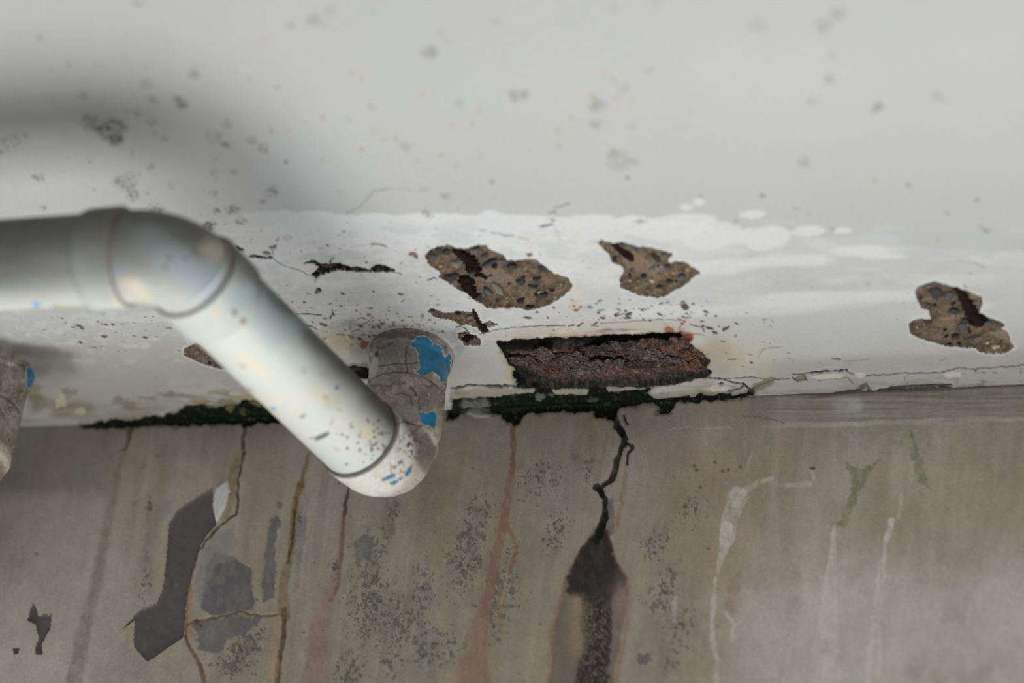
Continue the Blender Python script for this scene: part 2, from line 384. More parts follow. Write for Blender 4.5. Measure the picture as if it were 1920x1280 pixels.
conc = {}
for nm, pts, dp, sd in (('A', pA, .0020, 1), ('B', pB, .0017, 2), ('C', pC, .0018, 3), ('D', pD, .0010, 4), ('E', pE, .0022, 5), ('F', pF, .0010, 6)):
    D, w_ = ce.sdf(pts, 1.4, sd * 11, 7)
    Dw = D[w_]
    # pale broken rim of the paint, slightly lifted
    rim = (1 - sstep(0, 7, Dw)) * (Dw > -1)
    ce.mix(rim * 0.5, (222, 222, 220), w_)
    ce.dep[w_] -= 0.0006 * (1 - sstep(0, 9, Dw)) * sstep(-1, 0, Dw)
    ins = sstep(0, 4.5, -Dw)
    nz = fbm(ce.X[w_] / 11, ce.Y[w_] / 8, 5, sd * 7); nf = fbm(ce.X[w_] / 3.2, ce.Y[w_] / 2.6, 3, sd * 9)
    nb = fbm(ce.X[w_] / 28, ce.Y[w_] / 20, 3, sd * 5)
    ce.dep[w_] += ins * (dp + 0.0009 * nz + 0.0006 * nf + dp * 0.25 * nb)
    k = (Dw < 0).astype(float)
    ce.mix(k, (112, 98, 80), w_)
    ce.mix(k * sstep(-0.1, 0.5, nz), (134, 116, 96), w_)
    ce.mix(k * sstep(0.05, 0.4, -nz) * 0.8, (86, 74, 60), w_)
    ce.mix(k * sstep(0.15, 0.5, -nf) * 0.7, (62, 54, 46), w_)
    ce.mix(k * sstep(0.25, 0.6, nf) * 0.6, (168, 152, 130), w_)
    ce.mix(k * sstep(0.1, 0.6, nb) * 0.5, (138, 124, 106), w_)
    conc[nm] = (D, w_)
    ce.reg.append(('exposed_concrete', D, M_conc, None))
# lighter, pinkish crumble beside the bars
ce.shape([(865, 505), (900, 500), (950, 515), (975, 535), (930, 540), (885, 525)], (142, 128, 110), 0.7, 3, 50, 8, 6)
ce.shape([(1165, 470), (1200, 480), (1225, 505), (1235, 530), (1200, 515), (1172, 500)], (150, 130, 110), 0.7, 3, 51, 8, 6)
ce.shape([(1800, 560), (1836, 560), (1836, 590), (1822, 584)], (146, 134, 116), 0.7, 2, 52, 8, 4)
ce.shape([(1850, 630), (1885, 618), (1900, 648), (1880, 640)], (150, 138, 130), 0.7, 2, 53, 8, 4)
ce.shape([(1760, 600), (1790, 598), (1794, 604), (1765, 606)], (158, 136, 116), 0.8, 1.5, 54, 8, 3)
# rusted steel plate in its cavity
D, w_ = ce.sdf(pR, 2.0, 77, 9)
Dw = D[w_]; Xw, Yw = ce.X[w_], ce.Y[w_]
halo = (1 - sstep(0, 13, Dw + 5 * fbm(Xw / 20, Yw / 12, 3, 61))) * (Dw > -1)
ce.mix(halo * 0.55 * sstep(-.2, .4, fbm(Xw / 30, Yw / 20, 3, 60)), (170, 138, 84), w_)
ce.mix((1 - sstep(0, 3.5, Dw)) * 0.7, (96, 66, 36), w_)
ytop = 662 - 0.066 * (Xw - 950) + 4 * fbm(Xw / 30, Yw * 0, 3, 62)      # upper edge of the plate
on = sstep(-3, 3, Yw - ytop) * sstep(0, 6, -Dw)
lam = fbm((Xw + 0.5 * Yw) / 34, (Yw + 0.06 * Xw) / 5.5, 5, 63)
lam2 = np.abs(fbm((Xw - 0.4 * Yw) / 20, (Yw + 0.06 * Xw) / 4, 4, 64))
ce.dep[w_] += sstep(0, 4, -Dw) * (0.011 * (1 - on) * sstep(0, 8, -Dw) * (Yw < 700) + on * (0.0030 - 0.0018 * lam + 0.003 * lam2))
k = (Dw < 0).astype(float)
ce.mix(k, (16, 14, 13), w_)
on = on * sstep(3, 8, Yw - ytop)
ce.mix(k * on, (74, 58, 54), w_)
ce.mix(k * on * sstep(0.0, 0.5, lam), (108, 82, 74), w_)
ce.mix(k * on * sstep(0.3, 0.6, fbm(Xw / 16, Yw / 5, 4, 65)) * 0.9, (118, 70, 44), w_)
ce.mix(k * on * sstep(0.2, 0.5, fbm(Xw / 24, Yw / 7, 4, 66)) * 0.7, (70, 60, 66), w_)
ce.mix(k * on * (1 - sstep(0.0, 0.10, lam2)) * 0.9, (26, 20, 18), w_)
ce.mix(k * on * sstep(0.42, 0.6, fbm(Xw / 7, Yw / 3, 3, 67)) * 0.6, (176, 150, 120), w_)
bot = (1 - sstep(5, 17, -Dw + 6 * fbm(Xw / 14, Yw / 9, 3, 68))) * sstep(670, 700, Yw)
ce.mix(k * np.maximum(bot, (1 - sstep(6, 20, -Dw + 6 * fbm(Xw / 12, Yw / 12, 3, 73))) * (1 - sstep(1000, 1040, Xw))) * 0.95, (18, 21, 15), w_)
ce.mix(k * bot * sstep(.1, .4, fbm(Xw / 7, Yw / 5, 3, 69)) * .8, (66, 72, 52), w_)
fd, _t = seg_dist(Xw + 4 * fbm(Xw / 9, Yw / 9, 3, 70), Yw + 3 * fbm(Xw / 9, Yw / 9, 3, 71), [(1000, 657), (1060, 658), (1092, 664), (1112, 680), (1135, 684), (1165, 676), (1185, 668)])
fm = (1 - sstep(2.5, 7, fd)) * k
ce.mix(fm, (14, 13, 11), w_); ce.dep[w_] += fm * .004
ce.mix(k * on * sstep(.0, .3, fbm(Xw / 3, Yw / 2.2, 3, 72)) * .35, (140, 118, 104), w_)
ce.reg.append(('corroded_steel_plate', D, M_rust, None))
DR, wR = D, w_
# the long crack opening
D, w_ = ce.sdf(pL, 0.8, 90, 6); D = D - 1.3
Dw = D[w_]
ce.dep[w_] += 0.0025 * sstep(0, 4, -Dw) - 0.0010 * (1 - sstep(0, 10, Dw)) * sstep(-1, 1, Dw)
ce.mix((Dw < 0).astype(float), (30, 26, 24), w_)
ce.mix((Dw < 0) * sstep(-.1, .5, fbm(ce.X[w_] / 8, ce.Y[w_] / 5, 3, 91)) * .7, (104, 96, 84), w_)
ce.reg.append(('crack_opening', D, M_conc, None))

# the mossy joint along the wall
pM1 = [(845,750),(862,742),(900,744),(930,743),(970,730),(965,690),(985,690),(1000,712),(1060,716),(1100,716),(1137,714),(1215,712),(1230,722),(1215,732),
       (1205,735),(1225,748),(1275,745),(1330,741),(1375,738),(1410,736),(1412,742),(1375,760),(1245,775),(1100,800),(845,800)]
pM2 = [(150,797),(183,790),(239,785),(309,779),(337,771),(351,763),(408,760),(440,755),(478,749),(520,752),(600,768),(640,775),(640,800),(150,810)]
pM3 = [(640,692),(665,684),(695,690),(698,708),(670,712),(645,705)]
strips = ([(845, 732), (900, 727), (960, 727), (1005, 729), (1000, 735), (960, 739), (900, 743), (845, 748)],
          [(1035, 730), (1070, 728), (1105, 729), (1100, 738), (1040, 738)],
          [(1137, 724), (1180, 720), (1227, 719), (1222, 727), (1180, 731), (1140, 733)],
          [(1215, 738), (1260, 734), (1315, 730), (1312, 739), (1270, 745), (1232, 748)],
          [(1325, 727), (1350, 720), (1378, 724), (1375, 734), (1335, 736)])
strip_d = np.min([ce.sdf(q_, 1.2, 130 + i, 8)[0] for i, q_ in enumerate(strips)], axis=0)
for pts, sd in ((pM1, 100), (pM2, 110), (pM3, 120)):
    D, w_ = ce.sdf(pts, 4.2, sd, 13); D = np.maximum(np.maximum(D, -np.clip(strip_d, -1e3, 1e2)), -np.clip(DR, -1e3, 1e2)) if sd == 100 else D
    Dw = D[w_]; Xw, Yw = ce.X[w_], ce.Y[w_]
    n1 = fbm(Xw / 9, Yw / 6, 4, sd + 1); n2 = fbm(Xw / 3.5, Yw / 3, 3, sd + 2)
    ce.mix((1 - sstep(0, 8, Dw + 4 * n1)) * 0.6 * (DR[w_] > 0), (96, 92, 60), w_)
    ce.dep[w_] += sstep(0, 5, -Dw) * (0.0045 + 0.0025 * n1 + 0.001 * n2) * (0.3 + 0.7 * sstep(0, 12, dc[w_]))
    k = (Dw < 0).astype(float)
    ce.mix(k, (17, 20, 15), w_)
    ce.mix(k * sstep(0.2, 0.55, n1) * 0.7, (44, 54, 32), w_)
    ce.mix(k * sstep(0.42, 0.6, n2) * 0.7, (88, 94, 70), w_)
    ce.reg.append(('moss_growth', D, M_moss, 'stuff'))
strip_d = np.maximum(strip_d, -DR)
ce.mix((1 - sstep(-1, 1, strip_d)) * .9, (160, 153, 140)); ce.dep -= .0008 * (1 - sstep(-4, 1, strip_d))
ce.mix((1 - sstep(-1, 1, strip_d)) * sstep(0, .4, ce.n(14, 7, 4, 133)) * .6, (134, 124, 100))
ce.line([(845, 728), (880, 722), (905, 724), (960, 724), (1000, 722)], 4, (24, 24, 20), 0.95, 0.002, 1.5, 2, 131)
ce.line([(1335, 728), (1355, 722), (1368, 734), (1385, 731), (1395, 724)], 4, (40, 42, 30), 0.9, 0.002, 1.5, 2, 132)
# fractures in the strip to the right
for pts, wd, c, a, dp in [
        ([(1325, 708), (1360, 714), (1395, 722), (1410, 733), (1430, 722), (1455, 712)], 3.2, (42, 38, 28), .95, .002),
        ([(1340, 712), (1400, 708), (1455, 712), (1480, 710)], 1.6, (60, 54, 42), .9, .001),
        ([(1500, 702), (1540, 697), (1585, 696), (1596, 702), (1610, 705), (1650, 704), (1700, 700), (1760, 700), (1800, 692), (1830, 694), (1870, 690), (1930, 686)], 2.0, (56, 50, 38), .95, .0018),
        ([(1522, 699), (1560, 697), (1588, 695)], 3.4, (26, 24, 18), .95, .002),
        ([(1488, 702), (1505, 703), (1512, 713), (1495, 716), (1487, 708)], 2.5, (80, 74, 54), .9, .001),
        ([(1533, 714), (1560, 710), (1590, 709), (1600, 720)], 1.4, (96, 90, 76), .8, .0006),
        ([(1900, 725), (1880, 726), (1925, 724)], 2.5, (40, 34, 30), .8, .001),
        ([(1695, 706), (1700, 716), (1704, 722)], 1.2, (90, 84, 76), .7, 0)]:
    ce.line(pts, wd, c, a, dp, 0.8, 1.4, int(pts[0][0]), nsc=10)
for x, y, rx, ry in [(1430, 722, 22, 9), (1500, 709, 10, 6)]:
    ce.spot(x, y, rx, ry, (122, 118, 92), .8, -.4, .3, 0.0005, .5, int(x))
for x, y, rx, ry in [(1550, 706, 36, 4), (1612, 702, 10, 5), (1785, 704, 16, 6), (1350, 728, 22, 5)]:
    ce.spot(x, y, rx, ry, (206, 200, 188), .9, -.04, .2, -0.0007, .4, int(x))
ce.mix(sstep(1760, 1830, X) * (1 - sstep(28, 40, dc)) * sstep(0.1, 0.4, ce.n(12, 8, 4, 150)) * .6, (118, 112, 92))
# dark slit in the joint at the right
ce.line([(1560, 742), (1610, 732), (1625, 722), (1632, 738)], 5, (44, 40, 38), .7, .001, 4, 2, 160)
ce.line([(1640, 738), (1680, 728), (1740, 726), (1780, 725)], 7, (30, 28, 26), .85, .002, 4, 2, 161)
# cracks in the paint
DK = (34, 28, 26)
for pts, wd, a, dp in [
        ([(470, 480.5), (482, 481), (491, 482), (500, 484), (510, 483)], 4.6, 1, .002),
        ([(509, 481), (526, 495), (550, 504), (565, 507), (575, 514), (585, 513)], 1.1, .7, .0004),
        ([(512, 477), (510, 466)], 1.4, .8, .0005), ([(506, 464), (512, 464), (517, 460)], 3.2, 1, .0015), ([(518, 452), (522, 443)], 1.2, .7, 0),
        ([(445, 463), (450, 468), (455, 468)], 5, 1, .002),
        ([(620, 494), (621, 485), (627, 481)], 1.8, .9, .001), ([(697, 457), (712, 458), (725, 462)], 2.2, .85, .0008), ([(655, 463), (697, 457)], 0.8, .3, 0),
        ([(738, 508), (754, 514)], 1.5, .8, 0), ([(594, 519), (590, 528)], 1.4, .8, 0),
        ([(619, 597), (624, 590), (623, 582)], 2.2, .9, .001), ([(556, 590), (574, 589), (585, 589), (602, 592)], 1.8, .85, .0008),
        ([(570, 609), (584, 613), (594, 618)], 2, .8, .0006), ([(594, 618), (640, 612), (665, 600)], .8, .4, 0),
        ([(660, 622), (672, 618), (680, 622)], 1.5, .7, 0),
        ([(920, 438), (937, 439), (945, 443), (963, 443)], 2.2, .6, .001), ([(970, 446), (990, 451)], 3, .3, 0), ([(900, 433), (912, 433)], 3, .3, 0),
        ([(1014, 426), (1026, 425), (1036, 421)], 3.2, .8, .001), ([(1032, 413), (1040, 415)], 3, .8, 0), ([(1030, 400), (1042, 398)], 3, .7, 0),
        ([(1040, 389), (1052, 387), (1068, 380)], 2.2, .6, 0), ([(1041, 425), (1044, 440), (1052, 452), (1079, 456)], 1, .3, 0),
        ([(1190, 416), (1210, 415)], 2, .6, 0), ([(650, 400), (672, 388), (690, 370), (700, 358), (728, 354)], 3, .28, 0),
        ([(728, 354), (790, 356)], 2, .15, 0), ([(1104, 452), (1125, 453)], 1.6, .5, 0),
        ([(802, 525), (818, 521)], 2.4, .9, .001),
        ([(900, 626), (930, 620), (962, 616), (1000, 613), (1025, 612)], 1.4, .75, .0006), ([(1025, 612), (1060, 611)], 2.2, .8, .0006),
        ([(1066, 612), (1076, 609)], 2.2, .9, 0), ([(1082, 611), (1090, 607)], 2.4, .9, 0), ([(1110, 611), (1120, 605)], 2.4, .9, 0),
        ([(1125, 607), (1175, 604), (1210, 601), (1232, 598), (1285, 601)], 1.3, .6, .0004),
        ([(946, 617), (950, 632)], .8, .4, 0), ([(855, 613), (866, 612), (880, 622)], 1.8, .85, .0004),
        ([(1424, 664), (1430, 655), (1445, 652), (1462, 652)], 1.2, .5, 0), ([(1380, 672), (1366, 673)], 1.6, .7, 0),
        ([(1400, 663), (1412, 665)], 1.6, .5, 0), ([(1478, 670), (1488, 676)], 1.4, .35, 0),
        ([(1560, 672), (1576, 674)], 2, .8, 0), ([(1580, 678), (1630, 674)], 1.0, .4, 0),
        ([(1798, 490), (1830, 495), (1848, 504)], 1.6, .35, 0), ([(1762, 678), (1775, 672)], 1.2, .5, 0),
        ([(1808, 533), (1812, 540)], 2.5, .5, 0)]:
    ce.line(pts, wd, DK, a, dp, 0.7, 0.9, int(pts[0][0] + pts[0][1]), nsc=7)
ce.spot(500, 475, 9, 3.5, (96, 88, 76), .9, 0.15, .2, .001)
ce.spot(597, 546, 6, 5, (36, 32, 28), 1, 0, .2, .002)
ce.spot(594, 549, 4, 3, (120, 112, 98), 1, 0, .2)
for pts, c in [([(1285, 601), (1278, 609), (1272, 616)], (170, 110, 62)), ([(1295, 607), (1308, 611), (1318, 612), (1321, 620)], (100, 84, 50)),
               ([(1270, 597), (1286, 602)], (160, 112, 76)), ([(1290, 622), (1320, 627)], (178, 128, 90)), ([(1245, 604), (1252, 620)], (190, 160, 130))]:
    ce.line(pts, 2, c, .85, 0, 1, .8, int(pts[0][0]))
ce.spot(1255, 618, 10, 5, (150, 88, 44), .9, .3, .3)
ce.spot(1288, 629, 11, 10, (118, 60, 34), .95, .3, .2, -.0015, .3)
for x, y, rx, ry, rot in [(1332, 615, 8, 3, .3), (1341, 623, 6, 3, .2), (1361, 616, 8, 3.4, -.45), (1318, 610, 3, 2, 0), (1316, 602, 4, 1.6, 0),
                          (1283, 575, 8, 6, .2), (1322, 584, 6, 2, .3), (1342, 592, 3, 2, 0), (1178, 590, 7, 3, -.4), (1237, 589, 5, 2, .4),
                          (1176, 597, 7, 2, 0), (1131, 597, 6, 2, -.1), (1155, 592, 5, 3, .3), (1204, 582, 3, 2, .4), (1241, 569, 5, 1.5, -.4),
                          (990, 597, 8, 2.2, .1), (1122, 588, 3, 2, 0), (953, 576, 6, 3, 0)]:
    ce.spot(x, y, rx, ry, (74, 60, 54), .95, rot, .25, .0004, .5, int(x))
# scattered rust flecks
def flecks(s, n, box, smin, smax, cols, amp=.9, gauss=None, el=1.7):
    for i in range(n):
        if gauss: x, y = rng.normal(gauss[0], gauss[2]), rng.normal(gauss[1], gauss[3])
        else: x, y = rng.uniform(box[0], box[2]), rng.uniform(box[1], box[3])
        r = smin + (smax - smin) * rng.random() ** 2.5
        s.spot(x, y, r * rng.uniform(1, el), r * rng.uniform(.6, 1), cols[rng.integers(len(cols))], amp * rng.uniform(.5, 1), rng.uniform(-.4, .5), .35, 0, .4, i)
RU = [(74, 48, 36), (98, 62, 42), (52, 40, 34), (56, 48, 44), (132, 90, 60)]
flecks(ce, 60, (390, 430, 700, 600), .8, 2.6, RU)
flecks(ce, 70, (560, 560, 860, 640), .9, 3.4, RU)
flecks(ce, 60, None, .9, 3.8, RU, gauss=(735, 605, 55, 14))
flecks(ce, 70, (740, 430, 1120, 630), .7, 2.4, RU)
flecks(ce, 80, (1060, 560, 1330, 612), .8, 2.6, RU[2:4], el=3)
flecks(ce, 40, (1280, 580, 1480, 700), .8, 2.8, RU[2:4], el=2.2)
flecks(ce, 45, (80, 590, 380, 660), .8, 2.6, RU, el=2.4)
flecks(ce, 60, (1300, 380, 1920, 690), .6, 1.8, RU[2:], .6)
flecks(ce, 70, (380, 380, 1200, 470), .6, 1.8, RU[2:], .6)
for x, y, rx, ry in [(148, 610, 5, 2.5), (154, 615, 4, 2.5), (199, 609, 4, 2), (211, 609, 4, 2), (195, 630, 7, 2.5), (151, 642, 4, 2.5), (272, 632, 5, 2.2),
                     (773, 476, 8, 4), (780, 481, 5, 3), (993, 478, 5, 3), (953, 577, 5, 2), (1007, 586, 4, 2), (1027, 596, 2.5, 2), (1038, 577, 3, 2.4),
                     (642, 550, 4, 2), (701, 547, 3, 2), (750, 551, 6, 2.2), (571, 567, 3, 2), (607, 609, 7, 3), (676, 612, 5, 3), (683, 645, 8, 7)]:
    ce.spot(x, y, rx, ry, (112, 66, 40), .9, .2, .3, 0, .5, int(x))
for x, y, rx, ry, c in [(892, 762, 24, 7, (128, 128, 122)), (1012, 751, 9, 4, (120, 126, 108)), (1032, 748, 6, 3, (104, 112, 92)), (1112, 752, 14, 2.5, (92, 94, 88)),
                        (1080, 742, 8, 3, (74, 80, 62)), (1050, 747, 5, 3, (88, 96, 74)), (960, 748, 10, 3, (60, 68, 48)), (430, 770, 9, 8, (120, 112, 84)), (482, 762, 12, 5, (132, 118, 88)),
                        (425, 752, 18, 5, (128, 122, 96)), (447, 742, 24, 3, (160, 150, 118)), (455, 778, 6, 5, (84, 82, 60)), (380, 752, 30, 3, (150, 132, 106)), (390, 766, 24, 6, (54, 62, 38)),
                        (1160, 738, 12, 3, (92, 90, 76)), (1000, 722, 14, 4, (70, 66, 48)), (665, 700, 10, 5, (62, 66, 42))]:
    ce.spot(x, y, rx, ry, c, .9, -.04, .25, -.001, .6, int(x))
ceiling, *cparts = ce.build('ceiling', M_paint, None, flip=False)
ceiling['kind'] = 'structure'
cp = dict(zip(['A', 'B', 'C', 'D', 'E', 'F', 'R', 'L', 'M1', 'M2', 'M3'], cparts))
cp['A']['label'] = 'large almond-shaped concrete patch with blue-grey stones, left of centre'
cp['B']['label'] = 'beak-shaped concrete patch right of the largest patch'
cp['C']['label'] = 'rightmost concrete patch crossed by a rusty bar'
cp['D']['label'] = 'thin shallow concrete strip under the largest patch'
cp['E']['label'] = 'small round hole beside the pipe sleeve'
cp['F']['label'] = 'bare concrete patch half hidden behind the slanted pipe'
cp['R']['label'] = 'dark brown flaking rusted plate in a black cavity'
cp['L']['label'] = 'long black split in the white paint'

# ------------------------------------------------------------------ stones, bars and flakes in the broken patches
def stone_mesh(name, seed):
    import bmesh
    r_ = random.Random(seed); bm = bmesh.new()
    bmesh.ops.create_icosphere(bm, subdivisions=2, radius=1)
    cuts = [(Vector((r_.uniform(-1, 1), r_.uniform(-1, 1), r_.uniform(-1, 1))).normalized(), r_.uniform(.42, .8)) for _ in range(8)]
    for v in bm.verts:
        for nrm, d in cuts:
            e = v.co.dot(nrm) - d
            if e > 0: v.co -= nrm * e
        v.co *= 1 + r_.uniform(-.03, .03)
    me = bpy.data.meshes.new(name); bm.to_mesh(me); bm.free(); return me
S_cols = dict(d=((36, 37, 40), (68, 69, 72)), b=((70, 73, 77), (100, 102, 104)), g=((104, 101, 94), (138, 134, 124)), w=((160, 154, 140), (196, 192, 182)), y=((170, 146, 98), (206, 184, 132)))
S_m = {k: plain_mat('stone_' + nm, *S_cols[k], scale=1.6, rough=.55, bump=.3, spec=.4) for k, nm in (('d', 'dark_slate'), ('b', 'blue_grey'), ('g', 'grey'), ('w', 'pale_quartz'), ('y', 'yellow'))}
S_me = [stone_mesh('aggregate_stone', i) for i in range(7)]
for me in S_me: me.materials.append(S_m['d'])
M_PX = 0.000345
def stone(par, x, y, rx, ry, c='d', rot=0.0, z=.0022, thick=None):
    o = bpy.data.objects.new('aggregate_stone', random.choice(S_me)); sc.collection.objects.link(o)
    p = back(x, y); o.location = (p[0], p[1], z - .0004)
    o.scale = (rx * M_PX * 1.05, ry * M_PX * 1.75, thick or min(rx, ry) * M_PX * 0.35 + .0016)
    o.rotation_euler = (0, 0, -rot)
    o.material_slots[0].link = 'OBJECT'; o.material_slots[0].material = S_m[c]
    o.parent = par
for a in [(806,475,7,5,'d'),(812,484,8,5,'b'),(823,474,8,7,'d'),(838,476,8,6,'d'),(857,497,13,9,'g'),(847,523,16,9,'d'),(878,470,5,4,'d'),
          (892,469,9,5,'b'),(862,465,10,4,'b'),(910,481,9,5,'b'),(917,494,22,5,'d',.5),(928,503,7,4,'d',.4),(959,500,11,8,'d'),(941,493,9,5,'b'),
          (975,487,10,3,'d'),(998,487,11,4,'b'),(1015,506,9,5,'d'),(1036,511,10,4,'b',.4),(1007,526,9,5,'d'),(974,531,11,6,'d',.6),
          (1000,540,11,4,'d',-.3),(1014,554,14,8,'d'),(1014,553,9,4,'w'),(977,568,9,5,'d',.3),(935,546,10,15,'g',.3),(912,547,7,12,'b',.3),(899,560,5,8,'d'),
          (882,518,5,7,'b'),(933,566,4,3,'d'),(955,536,4,3,'b'),(981,522,4,3,'d'),(994,579,9,3,'d'),(1035,547,6,3,'d'),(918,520,6,3,'g'),
          (868,488,6,4,'g'),(1052,535,3,2,'w'),(1040,560,3,2,'y'),(950,560,3,2,'w'),(825,500,5,3,'y'),(985,505,3,2,'w')]:
    stone(cp['A'], *a)
for a in [(1228,485,7,9,'d',.3),(1249,477,12,6,'b',.3),(1227,508,15,5,'g',.6),(1250,501,7,4,'d'),(1277,520,9,7,'b',.3),(1289,507,4,4,'y'),(1262,512,5,3,'y'),
          (1152,490,7,6,'d'),(1164,460,6,4,'b'),(1183,462,10,4,'b',.3),(1202,468,11,4,'b',.1),(1180,520,3,4,'d'),(1208,521,7,4,'d',.4),(1236,539,8,4,'d',.3),
          (1254,529,7,6,'d',.5),(1181,529,4,3,'w'),(1222,529,5,4,'w'),(1230,501,3,2,'w'),(1239,501,3,3,'w'),(1274,494,5,4,'d'),(1131,458,5,5,'g'),
          (1197,527,4,3,'g'),(1193,540,5,2,'y'),(1216,546,5,3,'g'),(1291,497,3,2,'y'),(1267,530,3,3,'d')]:
    stone(cp['B'], *a)
for a in [(1755,552,15,10,'d',.2),(1780,557,10,9,'b',.2),(1741,537,8,4,'g'),(1740,604,10,6,'d',-.2),(1788,587,13,6,'d',.1),(1788,573,6,4,'d'),(1804,617,9,9,'b'),
          (1791,632,9,6,'d',.5),(1810,605,9,5,'d'),(1818,624,4,8,'d',.2),(1833,634,9,5,'b',-.3),(1852,609,9,6,'b',.2),(1727,562,4,3,'d'),(1797,648,5,3,'d'),
          (1868,653,9,5,'w',.1),(1851,645,5,3,'w',-.5),(1740,576,5,4,'b'),(1753,576,4,4,'d'),(1772,621,4,3,'d'),(1775,634,5,3,'d'),(1779,647,7,2,'d'),
          (1719,616,3,2,'w'),(1837,657,6,5,'g'),(1828,570,5,4,'g'),(1822,640,6,5,'b'),(1854,662,4,2,'w'),(1870,605,6,3,'d',.4)]:
    stone(cp['C'], *a)
for a in [(860,589,6,3,'d'),(812,584,5,3,'b'),(878,594,8,5,'g',.4),(917,604,5,3,'g'),(840,592,3,2,'g')]:
    stone(cp['D'], *a, z=.0014)
for a in [(867,631,5,4,'g'),(893,638,4,5,'g'),(870,643,5,3,'b')]:
    stone(cp['E'], *a, z=.0022)
for a in [(393,682,4,3,'d'),(370,660,5,3,'g'),(395,672,4,2,'g')]:
    stone(cp['F'], *a, z=.0014)

M_bar = plain_mat('scaly_rust', (20, 13, 12), (48, 27, 21), 700, .85, 1.0)
def bar(par, pts, w0, w1, z=.0016, name='rusted_rebar', mat=None, seed=0):
    """a corroded reinforcement bar: irregular scaly rod following pts"""
    pts = [back(x, y) for x, y in pts]; n = 26; m_ = 12
    L = np.r_[0, np.cumsum([np.linalg.norm(b - a) for a, b in zip(pts, pts[1:])])]
    t = np.linspace(0, L[-1], n)
    c = np.stack([np.interp(t, L, [p[i] for p in pts]) for i in range(3)], -1); c[:, 2] = z
    co = []; T = t / L[-1]
    for i in range(n):
        d = c[min(i + 1, n - 1)] - c[max(i - 1, 0)]; d /= np.linalg.norm(d); s_ = np.cross(d, [0, 0, 1.]); 
        r = (w0 + (w1 - w0) * T[i]) * .5 * M_PX * (1 if 0 < i < n - 1 else .35) * (1 + .25 * math.sin(i * 1.9 + seed))
        for j in range(m_):
            a = 2 * math.pi * j / m_
            rr = r * (1 + .55 * (_T[(i * 7 + j * 3 + seed * 11) % 256, (j * 5 + seed) % 256] - .5))
            co.append(c[i] + s_ * math.cos(a) * rr * 1.2 + np.array([0, 0, 1]) * math.sin(a) * rr * .9)
    f = [[i * m_ + j, i * m_ + (j + 1) % m_, (i + 1) * m_ + (j + 1) % m_, (i + 1) * m_ + j] for i in range(n - 1) for j in range(m_)]
    return mesh_obj(name, np.array(co), f, mat or M_bar, par, None, False)
bar(cp['A'], [(850, 470), (862, 478), (878, 488), (886, 500), (888, 508)], 13, 24, seed=1)
bar(cp['A'], [(872, 520), (876, 534), (880, 548), (890, 560)], 22, 14, seed=2)
bar(cp['A'], [(889, 519), (902, 518), (913, 525)], 8, 6, z=.0012, seed=3)
bar(cp['B'], [(1149, 459), (1158, 468), (1167, 477), (1178, 485), (1187, 492)], 9, 9, z=.0014, seed=4)
bar(cp['B'], [(1166, 474), (1178, 476), (1186, 484)], 6, 5, z=.0014, seed=5)
bar(cp['C'], [(1791, 538), (1800, 548), (1808, 563), (1818, 582), (1828, 595), (1834, 610)], 10, 22, z=.0012, seed=6)
bar(cp['C'], [(1826, 590), (1840, 598), (1846, 606)], 14, 10, z=.0016, seed=7)
bar(cp['D'], [(887, 579), (891, 590), (898, 601), (905, 612), (912, 622)], 7, 11, z=.0004, seed=8)
bar(cp['D'], [(812, 579), (825, 581)], 6, 5, z=.0008, seed=9)
bar(cp['E'], [(870, 640), (878, 636), (888, 635)], 11, 8, z=.0016, seed=10)

# rust laminations on the plate
FL_m = [plain_mat('rust_scale_' + nm, a, b, 2.2, .5, .5, spec=.5) for nm, a, b in (
    ('brown', (32, 24, 23), (112, 90, 82)), ('purple', (36, 30, 31), (120, 104, 102)), ('orange', (44, 29, 23), (132, 92, 72)), ('dark', (26, 22, 20), (66, 56, 51)))]
def flake_mesh(seed):
    r_ = np.random.default_rng(seed); nx, ny = 25, 11
    co = []; 
    ph = r_.uniform(0, 6, 6)
    for side in (0, 1):
        for j in range(ny):
            for i in range(nx):
                u = i / (nx - 1) * 2 - 1; v = j / (ny - 1) * 2 - 1
                half = (1 - abs(u) ** 2.4) ** .5 * (1 + .25 * math.sin(3 * u + ph[0]) + .15 * math.sin(7 * u + ph[1])) + .04
                y = v * half * (1 + .10 * math.sin(23 * u + ph[5]) + .08 * math.sin(37 * u)) + .25 * math.sin(2.2 * u + ph[2])
                edge = max(0, 1 - max(abs(u), abs(v)) ** 3)
                z = -(.35 + .3 * math.sin(4 * u + ph[3] + v) + .32 * r_.uniform(-1, 1) + .3 * math.sin(5 * v + ph[4]) + .35 * math.sin(9 * v + 5 * u + ph[1])) * edge - .25 if side == 0 else .5
                co.append((u, y, z))
    f = []; o2 = nx * ny
    for j in range(ny - 1):
        for i in range(nx - 1):
            a = j * nx + i
            f.append((a, a + nx, a + nx + 1, a + 1)); f.append((o2 + a, o2 + a + 1, o2 + a + nx + 1, o2 + a + nx))
    rim = [i for i in range(nx)] + [j * nx + nx - 1 for j in range(1, ny)] + [(ny - 1) * nx + i for i in range(nx - 2, -1, -1)] + [j * nx for j in range(ny - 2, 0, -1)]
    for a, b in zip(rim, rim[1:] + rim[:1]): f.append((a, b, o2 + b, o2 + a))
    me = bpy.data.meshes.new('rust_flake'); me.from_pydata(co, [], f); me.materials.append(FL_m[0]); return me
FM = [flake_mesh(i) for i in range(8)]
rf = np.random.default_rng(21)
fl = [(979, 680, 24, 10, .45, 0), (1292, 694, 22, 8, -.5, 2), (1304, 684, 12, 8, -.4, 2), (1225, 690, 40, 7, 0, 2)]
